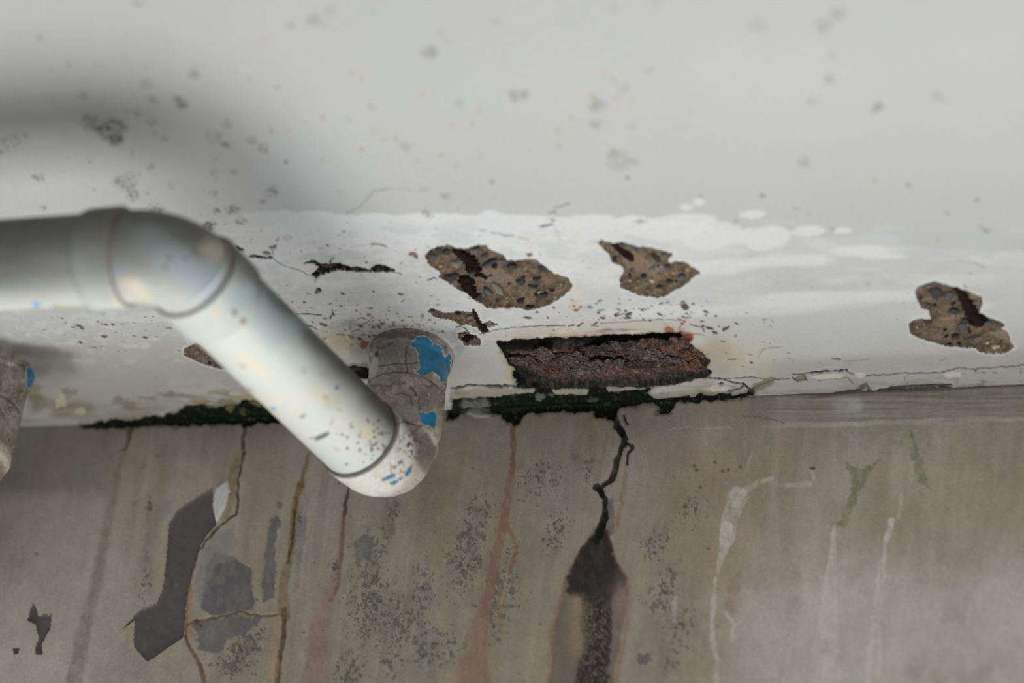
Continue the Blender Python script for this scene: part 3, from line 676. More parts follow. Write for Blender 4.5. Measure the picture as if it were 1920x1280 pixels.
for row, (xa, xb, off) in enumerate([(1130, 1296, 4), (1000, 1300, 8), (1000, 1310, 18), (985, 1310, 28), (1000, 1300, 38), (1020, 1270, 44)]):
    x = xa + rf.uniform(0, 14)
    while x < xb - 8:
        r_ = rf.uniform(8, 30); 
        yy = 655 - 0.066 * (x - 950) + off * (1 - .0004 * (x - 1000)) + rf.uniform(-3, 3)
        if row < 6: fl.append((x + r_ * .4, yy + (6 if off > 0 else 0), r_, r_ * rf.uniform(.18, .3) + 2, rf.uniform(-.16, .2), int(rf.choice([0, 0, 0, 1, 1, 1, 2, 3]))))
        x += r_ * 1.35
FISS = [(1000, 657), (1060, 658), (1092, 664), (1112, 680), (1135, 684), (1165, 676), (1185, 668)]
fl = [q_ for q_ in fl if seg_dist(np.array([q_[0]]), np.array([q_[1]]), FISS)[0][0] > 6]
for i, (x, y, rx, ry, rot, c) in enumerate(fl):
    o = bpy.data.objects.new('rust_flake', FM[i % 8]); sc.collection.objects.link(o)
    p = back(x, y); o.location = (p[0], p[1], .0020 + .0010 * math.sin(i * 2.3))
    o.scale = (rx * M_PX, ry * M_PX * 1.6, .0014)
    o.rotation_euler = (.12 * math.sin(i * 1.7), .06 * math.cos(i), -rot - .02)
    o.material_slots[0].link = 'OBJECT'; o.material_slots[0].material = FL_m[c]
    o.parent = cp['R']

# ------------------------------------------------------------------ back wall
za = np.arange(-0.225, 0.0001, 0.00075)
zb = axis_grid(-0.225, -0.225, 0.00075, -0.42, -0.225)
zs = np.unique(np.round(np.r_[zb, za], 6)); zs = zs[zs <= 0]; zs[-1] = 0.0; zs = np.r_[zs, .001, .003, .01, .03]
UU, VV = np.meshgrid(xs, zs)
P = np.stack([UU, np.zeros_like(UU), VV], -1)
for yb_, zb_ in ((.20, -.42), (.20, .03)):           # unseen underside and rear face: wall stopped short as a beam, letting light under
    row = P[0].copy(); row[:, 1] = yb_; row[:, 2] = zb_; P = np.vstack([row[None], P])
N = np.zeros_like(P); N[..., 1] = 1.0
wa = Surf(P, N, EW); X, Y = wa.X, wa.Y
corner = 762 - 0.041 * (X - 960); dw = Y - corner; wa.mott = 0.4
SH = 0.14
wa.col[:] = lin((119, 110, 98)) / EW
wa.dep += 0.0012 * wa.n(200, 160, 3, 200) + 0.0003 * wa.n(24, 30, 3, 201)
wa.mix(sstep(-.2, .5, wa.n(70, 260, 4, 202, SH)) * .5, (128, 122, 114))
wa.mix(sstep(0, .6, wa.n(22, 220, 4, 203, SH)) * .4, (104, 94, 84))
wa.mix(sstep(0, .6, wa.n(14, 300, 3, 204, SH)) * .3 * (1 - sstep(1150, 1300, X)), (134, 130, 124))
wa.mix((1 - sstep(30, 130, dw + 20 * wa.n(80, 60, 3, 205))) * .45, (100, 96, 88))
# right side, pale wash and brown area
rt = sstep(1180, 1420, X)
wa.mix(rt * sstep(-.3, .4, wa.n(160, 120, 4, 206)) * .7, (126, 118, 106))
wa.mix(rt * sstep(960, 1160, Y + 60 * wa.n(100, 100, 3, 207)) * .8, (146, 140, 133))
wa.mix(rt * sstep(.1, .5, wa.n(60, 60, 4, 208)) * .35, (118, 104, 90))
wa.mix(rt * sstep(.1, .5, wa.n(26, 260, 3, 209, .05)) * .15, (152, 147, 140))
wa.mix(np.exp(-(((X - 1330 + .1 * (Y - 1000)) / 90) ** 2)) * sstep(820, 900, Y) * .55, (116, 104, 88))
wa.mix(np.exp(-(((X - 1660) / 110) ** 2 + ((Y - 985) / 45) ** 2)) * .6, (114, 104, 90))
wa.mix(np.exp(-(((X - 1790) / 60) ** 2 + ((Y - 900) / 80) ** 2)) * .4, (122, 108, 94))
# left side: plain dark grey upper zone, washed below
wa.mix((1 - sstep(180, 250, X)) * (1 - sstep(905, 950, Y + 30 * wa.n(26, 60, 3, 210))) * .75, (98, 96, 91))
wa.mix((1 - sstep(170, 260, X)) * sstep(910, 950, Y + 20 * wa.n(26, 60, 3, 211)) * .45, (126, 123, 117))
wa.mix((1 - sstep(150, 420, X)) * sstep(900, 1150, Y) * .6, (136, 131, 124))
wa.mix((1 - sstep(100, 200, X)) * sstep(1190, 1230, Y) * .5, (142, 135, 127))
# centre greenish/olive cast and reddish toward the bottom
wa.mix(np.exp(-(((X - 880) / 160) ** 2)) * sstep(800, 900, Y) * .35, (102, 98, 82))
wa.mix(np.exp(-(((X - 760) / 190) ** 2)) * sstep(1120, 1280, Y) * .45 * sstep(-.3, .4, wa.n(40, 60, 3, 212)), (124, 106, 98))
wa.mix(sstep(0.1, .4, wa.n(90, 30, 4, 213)) * np.exp(-(((X - 850) / 60) ** 2 + ((Y - 1210) / 60) ** 2)) * .7, (112, 116, 104))
# trowelled mortar smear under the corner at the right
sm = sstep(1370, 1500, X) * sstep(0, 4, dw) * (1 - sstep(48, 58, dw + 6 * wa.n(60, 30, 3, 214) - (X - 1400) * .02))
wa.mix(sm * .7, (108, 105, 99)); wa.mix(sm * sstep(.1, .4, wa.n(160, 3.5, 3, 215, 0)) * .3, (88, 84, 78)); wa.mix(sm * sstep(.1, .4, wa.n(140, 4, 3, 216)) * .25, (126, 124, 118))
wa.dep += sm * (-.0012 + .0004 * wa.n(160, 4, 3, 217))
wa.spot(1590, 763, 26, 12, (136, 138, 138), .5, -.1, .6)
wa.spot(1560, 742, 40, 4, (60, 54, 50), .6, -.1, .6)
# speckled mould fields
def mould(cx, cy, rx, ry, thr, c=(62, 62, 58), a=.8, sx=7, sy=9, seed=0, rot=0):
    w_ = wa.win(cx - 2.2 * rx, cy - 2.2 * ry, cx + 2.2 * rx, cy + 2.2 * ry)
    if w_ is None: return
    Xl, Yl = wa.X[w_] - cx, wa.Y[w_] - cy; Xl = Xl + SH * Yl + rot * Yl
    g = np.exp(-((Xl / rx) ** 2 + (Yl / ry) ** 2))
    wa.mix(g * .35 * sstep(-.3, .4, fbm(wa.X[w_] / 16, wa.Y[w_] / 24, 3, seed + 4)), (88, 86, 78), w_)
    thr = thr - .09
    g2 = g + .35 * fbm(wa.X[w_] / 45, wa.Y[w_] / 70, 3, seed + 9) * (g > .05)
    nz = fbm(wa.X[w_] / sx, wa.Y[w_] / sy, 4, seed)
    wa.mix(sstep(thr + .03, thr + .2, nz + (g2 - 1) * .9) * a * .75, c, w_)
    nz = fbm(wa.X[w_] / (sx * .42), wa.Y[w_] / (sy * .42), 3, seed + 50)
    wa.mix(sstep(.16, .34, nz + (g - 1) * .8) * .8, (56, 60, 58), w_)
for i, q in enumerate([(690, 1130, 60, 150, 0.05), (745, 1180, 50, 120, .1), (720, 1010, 24, 40, .05), (790, 1130, 40, 110, .15), (870, 1050, 50, 120, .05),
                       (905, 960, 36, 70, .12), (1010, 900, 70, 60, .18), (1040, 1000, 40, 70, .18), (930, 1130, 50, 110, .1), (820, 1220, 60, 70, .05),
                       (440, 1240, 60, 60, .1), (470, 1200, 40, 60, .1), (1245, 1110, 40, 90, .12), (1230, 1020, 50, 50, .2), (1100, 880, 30, 50, .22),
                       (1255, 1240, 22, 30, .1), (650, 1260, 40, 50, .0), (280, 950, 14, 30, .1), (560, 990, 12, 60, .1), (1290, 960, 40, 50, .25),
                       (1275, 1180, 50, 80, .25), (630, 1060, 12, 60, .12), (270, 1100, 20, 60, .2), (740, 960, 20, 30, .1), (960, 1040, 24, 60, .1)]):
    mould(*q, seed=300 + i * 2)
for i in range(170):
    x = rng.uniform(480, 1350); y = rng.uniform(840, 1280); cluster(wa, x, y, rng.uniform(1.2, 4), rng.uniform(.4, .9), seed=i, c=(58, 58, 56), sc_=3)
for x, y in [(1302, 873), (1306, 881), (1313, 913), (1365, 880), (1355, 882), (1388, 874), (1286, 947), (1305, 953), (1257, 1070), (1283, 950), (1341, 866)]:
    wa.spot(x, y, 3.5, 3.5, (66, 70, 72), .8)
# bluish smooth patches
wa.mott = .22
BL = (80, 79, 81)
wa.shape([(439, 1046), (470, 1066), (477, 1143), (451, 1146), (400, 1155), (378, 1140), (385, 1080), (400, 1034)], (78, 75, 78), 1, 3, 401, 16, 4)
wa.shape([(385, 1030), (410, 1000), (440, 985), (445, 1020), (438, 1045), (405, 1060), (375, 1130), (362, 1100)], (104, 102, 100), .7, 5, 402, 16, 8)
wa.shape([(365, 1165), (400, 1160), (450, 1152), (492, 1158), (470, 1180), (430, 1200), (410, 1225), (375, 1215), (362, 1190)], BL, .9, 6, 403, 14, 6)
wa.shape([(505, 970), (520, 966), (525, 985), (512, 1020), (518, 1060), (514, 1120), (494, 1128), (490, 1090), (500, 1020)], BL, .95, 4, 404, 14, 4)
wa.shape([(570, 960), (578, 975), (568, 1040), (562, 1100), (548, 1110), (552, 1050), (560, 990)], (96, 95, 97), .7, 4, 405, 12, 5)
wa.shape([(520, 940), (532, 942), (528, 954), (518, 954)], BL, .8, 1, 406)
wa.shape([(668, 1010), (690, 1000), (700, 1010), (694, 1050), (672, 1060), (660, 1040)], (82, 82, 78), .8, 7, 407, 12, 4)
wa.shape([(725, 975), (742, 975), (740, 1005), (730, 1010)], (92, 92, 88), .7, 3, 408, 10, 4)
wa.shape([(275, 960), (305, 940), (330, 935), (305, 975), (290, 1010), (272, 1020)], (98, 97, 92), .55, 6, 409, 10, 8)
wa.shape([(270, 1025), (280, 1030), (278, 1055), (270, 1050)], (92, 92, 90), .7, 4, 410, 8, 4)
wa.shape([(1072, 850), (1082, 848), (1080, 872), (1074, 870)], (84, 86, 88), .7, 2, 411, 6, 4)
wa.shape([(1137, 940), (1150, 935), (1152, 1000), (1140, 1010)], (70, 68, 70), .7, 2, 412, 8, 4)
wa.shape([(1195, 1225), (1220, 1225), (1217, 1250), (1205, 1252)], (78, 72, 74), .8, 5, 413, 8, 4)
wa.shape([(372, 805), (400, 840), (380, 870)], (100, 100, 98), .3, 8, 414, 16, 10)
for x, y, r in [(285, 845, 5), (300, 852, 8), (104, 912, 5), (270, 875, 8), (70, 1037, 6), (250, 943, 6)]:
    cluster(wa, x, y, r, .6, seed=int(x), c=(80, 80, 82))
wa.mott = .4
# run marks: path, w0, w1, colour, alpha, depth
runs = [([(242, 800), (238, 830), (226, 862), (216, 910), (208, 950), (195, 1014), (176, 1112), (156, 1190), (137, 1290)], 4, 26, (92, 82, 70), .6, .0, 9),
        ([(245, 798), (242, 820), (232, 840)], 8, 4, (62, 48, 40), .8, .0008, 2),
        ([(236, 838), (200, 860), (165, 872)], 2, 2, (84, 78, 72), .5, 0, 2),
        ([(461, 796), (455, 819), (457, 846)], 6, 6, (52, 48, 34), .9, .001, 1.5),
        ([(457, 846), (447, 900), (443, 964), (414, 983), (391, 1007), (371, 1030), (359, 1077), (350, 1131), (346, 1190)], 4, 5, (50, 40, 28), .9, .0012, 1.5),
        ([(452, 850), (436, 880), (432, 920)], 16, 10, (96, 86, 62), .8, .0006, 3),
        ([(437, 900), (430, 950), (420, 975)], 12, 8, (110, 98, 74), .8, .0004, 3),
        ([(355, 1100), (352, 1150), (352, 1190)], 14, 14, (118, 98, 66), .7, .0, 4),
        ([(346, 1190), (359, 1217), (375, 1245), (385, 1290)], 5, 8, (84, 62, 38), .85, .001, 2),
        ([(352, 1170), (367, 1163), (410, 1155), (451, 1147), (490, 1153), (529, 1151)], 4, 4, (92, 70, 46), .8, .0008, 1.5),
        ([(367, 1163), (378, 1172)], 8, 4, (70, 46, 28), .8, 0, 3),
        ([(580, 846), (570, 878), (564, 909)], 3, 8, (84, 66, 44), .8, .0004, 3),
        ([(564, 905), (554, 944), (548, 999), (541, 1053)], 12, 9, (92, 72, 46), .85, .0005, 3),
        ([(556, 930), (549, 990), (540, 1050)], 3, 3, (46, 38, 28), .8, .001, 1.5),
        ([(541, 1053), (529, 1100), (533, 1151)], 10, 22, (98, 84, 60), .8, .0005, 4),
        ([(533, 1140), (531, 1194), (521, 1249), (516, 1290)], 7, 10, (58, 40, 28), .85, .001, 3),
        ([(520, 1155), (510, 1290)], 10, 14, (128, 106, 86), .6, 0, 5),
        ([(654, 912), (649, 940), (646, 960)], 6, 6, (52, 50, 42), .85, .0008, 2),
        ([(646, 956), (642, 1022), (634, 1085), (619, 1124)], 5, 8, (92, 64, 54), .85, .0006, 2.5),
        ([(634, 1070), (612, 1135), (598, 1180), (590, 1290)], 8, 52, (112, 92, 86), .7, 0, 6),
        ([(963, 796), (962, 840), (961, 881)], 9, 8, (92, 70, 56), .85, .0004, 3),
        ([(961, 870), (950, 945), (945, 990)], 9, 17, (106, 78, 70), .85, .0, 3),
        ([(945, 980), (931, 1045), (918, 1108), (908, 1150)], 14, 20, (106, 82, 72), .8, .0, 3),
        ([(914, 1120), (900, 1176), (888, 1230), (884, 1300)], 20, 66, (112, 86, 78), .75, .0, 6),
        ([(947, 985), (966, 1010), (970, 1026), (960, 1060), (950, 1085), (940, 1131)], 5, 7, (106, 78, 58), .7, .0, 3),
        ([(940, 1110), (936, 1160), (942, 1180)], 12, 8, (112, 96, 68), .7, .0, 4),
        ([(952, 1080), (940, 1130)], 5, 3, (140, 134, 118), .5, 0, 3),
        ([(1176, 850), (1172, 900), (1164, 950), (1158, 985)], 4, 6, (112, 86, 60), .7, .0, 3),
        ([(1112, 785), (1108, 830), (1116, 900)], 14, 8, (106, 92, 70), .5, .0, 6),
        ([(1140, 800), (1132, 850), (1120, 900)], 5, 5, (112, 94, 66), .6, .0, 4),
        ([(1130, 1000), (1158, 1050), (1178, 1100), (1172, 1170), (1150, 1290)], 5, 14, (108, 88, 66), .6, .0, 4),
        ([(1068, 1060), (1048, 1130), (1034, 1190), (1030, 1290)], 3, 10, (108, 88, 64), .7, .0, 4)]
for i, (pts, w0, w1, c, a, dp, soft) in enumerate(runs):
    wa.line(pts, w0, c, a, dp, soft, 2.2, 500 + i * 3, w0, w1, 13)
# black crack and the soot-dark flare beneath it
wa.mott = 0.12
wa.shape([(1117, 990), (1098, 1018), (1077, 1045), (1062, 1085), (1054, 1120), (1040, 1176), (1030, 1290), (1145, 1290), (1163, 1199), (1176, 1135), (1176, 1081), (1160, 1060), (1154, 1045), (1140, 995)], (86, 76, 70), .85, 3, 601, 14, 4)
wa.shape([(1117, 992), (1098, 1018), (1077, 1045), (1066, 1085), (1060, 1110), (1085, 1120), (1092, 1200), (1075, 1290), (1140, 1290), (1146, 1180), (1150, 1120), (1174, 1085), (1160, 1060), (1152, 1045), (1140, 995)], (36, 33, 32), 1.0, 4, 602, 14, 7)
w_ = wa.win(1025, 1040, 1180, 1300)
Xl, Yl = wa.X[w_], wa.Y[w_]
wa.mix(np.exp(-((Xl - 1080) / 16) ** 2) * sstep(1105, 1130, Yl) * (1 - sstep(1200, 1260, Yl)) * .8, (116, 102, 84), w_)
wa.mix(np.exp(-((Xl - 1115) / 34) ** 2) * sstep(1100, 1160, Yl) * sstep(0, .3, fbm(Xl / 2.6, Yl / 3.4, 4, 603)) * .7, (100, 90, 80), w_)
wa.mix(np.exp(-((Xl - 1165) / 18) ** 2) * np.exp(-((Yl - 1125) / 40) ** 2) * .8, (104, 88, 84), w_)
BK = (22, 22, 18)
for pts, w0, w1 in [([(1154, 770), (1156, 800), (1166, 812)], 9, 12), ([(1163, 800), (1172, 826), (1160, 854), (1147, 899), (1124, 915), (1135, 936), (1135, 972), (1120, 1002)], 10, 10),
                    ([(1118, 912), (1128, 922)], 14, 12), ([(1172, 828), (1186, 835), (1178, 850), (1176, 868)], 6, 4), ([(1134, 960), (1126, 1000), (1118, 1012)], 10, 15),
                    ([(1168, 778), (1175, 792)], 3, 3)]:
    wa.line(pts, w0, BK, .95, .0015, 2, 2.4, 620 + int(pts[0][1]), w0, w1, 11)
wa.mott = 0.6
# green algae traces, pale drips at the right
GR = (92, 94, 74)
for pts in ([(1581, 863), (1594, 890), (1599, 913), (1590, 940), (1576, 976), (1558, 985), (1585, 990), (1596, 960), (1608, 935), (1626, 895), (1649, 861), (1612, 880)],
            [(1705, 800), (1720, 830), (1726, 854), (1744, 917), (1721, 900), (1707, 854)]):
    wa.shape(pts, GR, .95, 4, 640 + int(pts[0][0]), 8, 5)
wa.mix(sstep(.1, .35, wa.n(14, 12, 4, 645)) * np.exp(-(((X - 1700) / 70) ** 2 + ((Y - 815) / 30) ** 2)) * .5, (98, 102, 98))
wa.mix(sstep(.1, .35, wa.n(14, 12, 4, 646)) * np.exp(-(((X - 1600) / 50) ** 2 + ((Y - 815) / 30) ** 2)) * .4, (100, 104, 92))
PW = (158, 153, 147)
for pts, w0, w1, a in [([(1449, 895), (1420, 905), (1399, 917), (1380, 945)], 5, 14, .5), ([(1385, 930), (1370, 970), (1362, 1010)], 34, 26, .55),
                       ([(1362, 990), (1356, 1030), (1345, 1070)], 24, 6, .6), ([(1342, 1085), (1338, 1130), (1336, 1198), (1346, 1240), (1342, 1300)], 7, 7, .6),
                       ([(1358, 1145), (1375, 1170), (1372, 1200)], 4, 8, .6), ([(1565, 985), (1562, 1020), (1556, 1100), (1545, 1290)], 3, 60, .45),
                       ([(1671, 976), (1662, 1010)], 11, 9, .8), ([(1664, 1000), (1648, 1080), (1640, 1150), (1625, 1290)], 5, 12, .5),
                       ([(1660, 1010), (1655, 1100), (1648, 1200), (1646, 1290)], 4, 8, .55), ([(1690, 930), (1684, 970)], 6, 4, .4), ([(1265, 1120), (1262, 1160)], 6, 8, .4),
                       ([(1465, 910), (1520, 905)], 6, 10, .35), ([(1395, 890), (1410, 850)], 4, 3, .3), ([(1525, 885), (1526, 895)], 8, 4, .6)]:
    wa.line(pts, w0, PW, a, 0, 3, 2, 700 + int(pts[0][0]), w0, w1, 16)
wa.shape([(1362, 1085), (1385, 1070), (1388, 1110), (1375, 1150), (1358, 1140), (1365, 1110)], (112, 98, 84), .7, 4, 720, 12, 5)
wa.spot(1524, 877, 5, 3, (66, 44, 34), .9)
wa.line([(1255, 805), (1290, 800), (1320, 804), (1370, 800)], 1.4, (146, 140, 130), .8, 0, .8, 2, 730)
wa.line([(1395, 780), (1450, 786), (1470, 794)], 1.4, (70, 62, 54), .8, 0, .8, 2, 731)
# moss hanging below the corner
pW1 = [(845, 740), (1412, 730), (1400, 744), (1330, 752), (1275, 754), (1262, 760), (1250, 776), (1232, 778), (1238, 762), (1222, 756), (1175, 762), (1157, 770),
       (1150, 786), (1120, 782), (1112, 772), (1050, 771), (990, 774), (975, 790), (962, 801), (950, 790), (940, 777), (905, 777), (885, 766), (868, 774), (850, 784), (836, 786), (836, 750)]
pW2 = [(150, 790), (600, 760), (560, 782), (523, 790), (500, 796), (486, 792), (464, 797), (455, 806), (450, 795), (394, 796), (309, 798), (239, 801), (150, 800)]
for pts, sd in ((pW1, 800), (pW2, 810)):
    D, w_ = wa.sdf(pts, 3.4, sd, 12); Dw = D[w_]; Xw, Yw = wa.X[w_], wa.Y[w_]
    n1 = fbm(Xw / 9, Yw / 6, 4, sd + 1); n2 = fbm(Xw / 3.5, Yw / 3, 3, sd + 2)
    wa.mix((1 - sstep(0, 7, Dw + 4 * n1)) * .7, (58, 52, 38), w_)
    k = (Dw < 0).astype(float)
    wa.dep[w_] += sstep(0, 5, -Dw) * (.0022 + .002 * n1 + .0008 * n2) * sstep(0, 10, dw[w_])
    wa.mix(k, (17, 19, 15), w_); wa.mix(k * sstep(.2, .5, n1) * .6, (42, 48, 32), w_); wa.mix(k * sstep(.35, .6, n2) * .6, (78, 82, 66), w_)
    wa.reg.append(('moss_growth', D, M_moss, 'stuff'))
wa.spot(893, 772, 24, 8, (112, 112, 106), .9, 0, .3, -.001, .5)
g_ = 1 + .08 * wa.n(5, 7, 3, 860) + .08 * wa.n(16, 26, 3, 861) + .10 * wa.n(60, 90, 3, 862)
g_ = g_ * (1 + .05 * wa.n(8, 150, 4, 863, SH))
wa.col *= g_[..., None]
# peeled plaster
pP1 = [(398, 913), (363, 932), (332, 956), (316, 983), (312, 1046), (305, 1104), (293, 1130), (262, 1143), (230, 1178), (252, 1163), (250, 1198), (254, 1217),
       (277, 1241), (309, 1217), (344, 1194), (348, 1131), (359, 1077), (375, 1022), (391, 999), (406, 983), (400, 948)]
pP2 = [(61, 1128), (68, 1140), (71, 1152), (96, 1152), (94, 1180), (78, 1205), (79, 1225), (66, 1226), (67, 1210), (73, 1196), (66, 1170), (50, 1162), (57, 1145)]
pP3 = [(24, 1214), (37, 1214), (33, 1224), (26, 1226)]
for pts, sd in ((pP1, 900), (pP2, 910), (pP3, 920)):
    D, w_ = wa.sdf(pts, .9, sd, 8); Dw = D[w_]; Xw, Yw = wa.X[w_], wa.Y[w_]
    wa.mix((1 - sstep(0, 4, Dw)) * .6, (128, 112, 90), w_)
    wa.dep[w_] += .0016 * sstep(0, 3, -Dw)
    k = (Dw < 0).astype(float)
    wa.mix(k, (72, 67, 68), w_); wa.mix(k * sstep(0, .5, fbm(Xw / 30, Yw / 40, 4, sd + 1)) * .5, (86, 80, 80), w_)
    wa.mix(k * sstep(0, .5, fbm(Xw / 12, Yw / 12, 4, sd + 2)) * .4, (60, 56, 58), w_)
    wa.reg.append(('peeled_plaster', D, M_wall, None))
D, w_ = wa.sdf([(402, 917), (426, 901), (430, 917), (422, 952), (406, 983), (398, 948)], 1, 930, 8)
wa.dep[w_] -= .002 * sstep(0, 4, -D[w_]); wa.mix((D[w_] < 0).astype(float), (150, 152, 150), w_)
wa.reg.append(('loose_paint_flap', D, M_wall, None))
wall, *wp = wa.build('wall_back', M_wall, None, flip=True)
wall['kind'] = 'structure'
wp[2]['label'] = 'dark boot-shaped patch where plaster peeled off'; wp[3]['label'] = 'small dark peeled patch near the left edge'; wp[4]['label'] = 'tiny dark peeled spot at the lower left'
wp[5]['label'] = 'pale flap of paint beside the dark patch'

# ------------------------------------------------------------------ pipework
SX, SY = back(772, 661)[:2]
H0 = 0.0915
pAx = back(322, 476, 2, -H0); A_ = np.array([pAx[0], pAx[1], -H0])
S_ = np.array([SX, SY, -H0]); d1 = A_ - S_; L1 = np.linalg.norm(d1); d1 /= L1
pB_ = back(0, 497, 2, -H0); d2 = pB_ - A_; d2 /= np.linalg.norm(d2)
print('pipe', S_, A_, L1, d1, d2, 'bend', math.degrees(math.acos(d1 @ d2)))

def centreline(p0, corner_, p1, R, step=.0006):
    """straight - arc - straight axis, dense points with tangents and arc length"""
    a = corner_ - p0; la = np.linalg.norm(a); a /= la; b = p1 - corner_; lb = np.linalg.norm(b); b /= lb
    th = math.acos(np.clip(a @ b, -1, 1)); t = R * math.tan(th / 2)
    n = b - (a @ b) * a; n /= np.linalg.norm(n); pts = []; tan = []
    for s in np.arange(0, la - t, step): pts.append(p0 + a * s); tan.append(a)
    c = corner_ - a * t + n * R
    for q in np.arange(0, th, step / R): pts.append(c - n * R * math.cos(q) + a * R * math.sin(q)); tan.append(a * math.cos(q) + n * math.sin(q))
    for s in np.arange(0, lb - t, step): pts.append(corner_ + b * (t + s)); tan.append(b)
    pts.append(p1); tan.append(b)
    return np.array(pts), np.array(tan)
def tube(pts, tan, rad, seg=300, E=EP, caps=()):
    """rad: list of radii per point; rows may be repeated for sharp steps"""
    up = np.array([0, 0, 1.0]); ref = None; rows = []; nr = []
    x = np.cross(tan[0], up); 
    if np.linalg.norm(x) < .1: x = np.cross(tan[0], [0, 1.0, 0])
    x /= np.linalg.norm(x)
    ang = np.arange(seg) / seg * 2 * math.pi
    for p, t, r in zip(pts, tan, rad):
        x = x - (x @ t) * t; x /= np.linalg.norm(x); y = np.cross(t, x)
        n = np.cos(ang)[:, None] * x + np.sin(ang)[:, None] * y
        rows.append(p + n * r); nr.append(n)
    Pp = np.array(rows); Nn = np.array(nr)
    view = Pp - CC; view /= np.linalg.norm(view, axis=-1, keepdims=True)
    vis = (Nn * view).sum(-1) < 0.1
    return Surf(Pp, -Nn, E, vis)
def steps(pts, tan, prof):
    """prof: [(s, r)...] radius against arc length, with doubled entries for a sharp step"""
    s = np.r_[0, np.cumsum(np.linalg.norm(np.diff(pts, axis=0), axis=1))]
    ss = np.unique(np.r_[s, [max(0, q[0]) for q in prof]]); PS, PR = [q[0] for q in prof], [q[1] for q in prof]
    P2 = []; T2 = []; R2 = []
    for v in ss:
        if v > PS[-1] + 1e-9 or v < PS[0] - 1e-9: continue
        p = np.array([np.interp(v, s, pts[:, i]) for i in range(3)]); t = np.array([np.interp(v, s, tan[:, i]) for i in range(3)]); t /= np.linalg.norm(t)
        rs = [r for q, r in prof if abs(q - v) < 1e-9] or [np.interp(v, PS, PR)]
        for r in rs: P2.append(p); T2.append(t); R2.append(r)
    return np.array(P2), np.array(T2), R2

def pipe_base(s, warm=0.0):
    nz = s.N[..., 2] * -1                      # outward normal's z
    vis = s.vis.copy(); s.vis = np.ones_like(vis)
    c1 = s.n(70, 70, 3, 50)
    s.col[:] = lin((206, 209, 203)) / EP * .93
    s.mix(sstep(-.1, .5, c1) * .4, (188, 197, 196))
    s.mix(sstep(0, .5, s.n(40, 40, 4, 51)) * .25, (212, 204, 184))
    s.mix(sstep(-.78, .35, nz + .10 * s.n(60, 60, 3, 52)) * .96, (34, 31, 26))     # dust on top, with the pipe's upper shading painted in
    s.mix(warm * 1.25 * (1 + .3 * s.n(120, 40, 3, 53)) * (1 - sstep(-.70, .55, -s.N[..., 1])), (92, 90, 84))  # room-facing side greyed: grime together with painted-in shading
    s.vis = vis

root = bpy.data.objects.new('drain_pipe', None); sc.collection.objects.link(root); root.location = (SX, SY, 0)
bpy.context.view_layer.update()
def attach(o, r=None):
    r = r or root
    o.parent = r; o.matrix_parent_inverse = Matrix.Translation(-Vector(r.location))
OLD1, OLD2 = (132, 125, 114), (158, 151, 140)
def old_paint(s, sd):
    vis = s.vis.copy(); s.vis = np.ones_like(vis)
    s.col[:] = lin(OLD1) / EP
    s.mix(sstep(-.2, .5, s.n(26, 30, 4, sd)), OLD2); s.mix(sstep(.05, .5, s.n(9, 14, 4, sd + 1)) * .6, (104, 98, 90))
    s.mix(sstep(.3, .6, s.n(6, 6, 3, sd + 2)) * .6, (184, 178, 166))
    cr = np.abs(s.n(22, 22, 3, sd + 3)); s.mix((1 - sstep(0, .035, cr)) * .6, (64, 58, 52))
    s.dep += .0004 * s.n(14, 14, 4, sd + 4) + .00035 * (1 - sstep(0, .05, cr))
    s.vis = vis
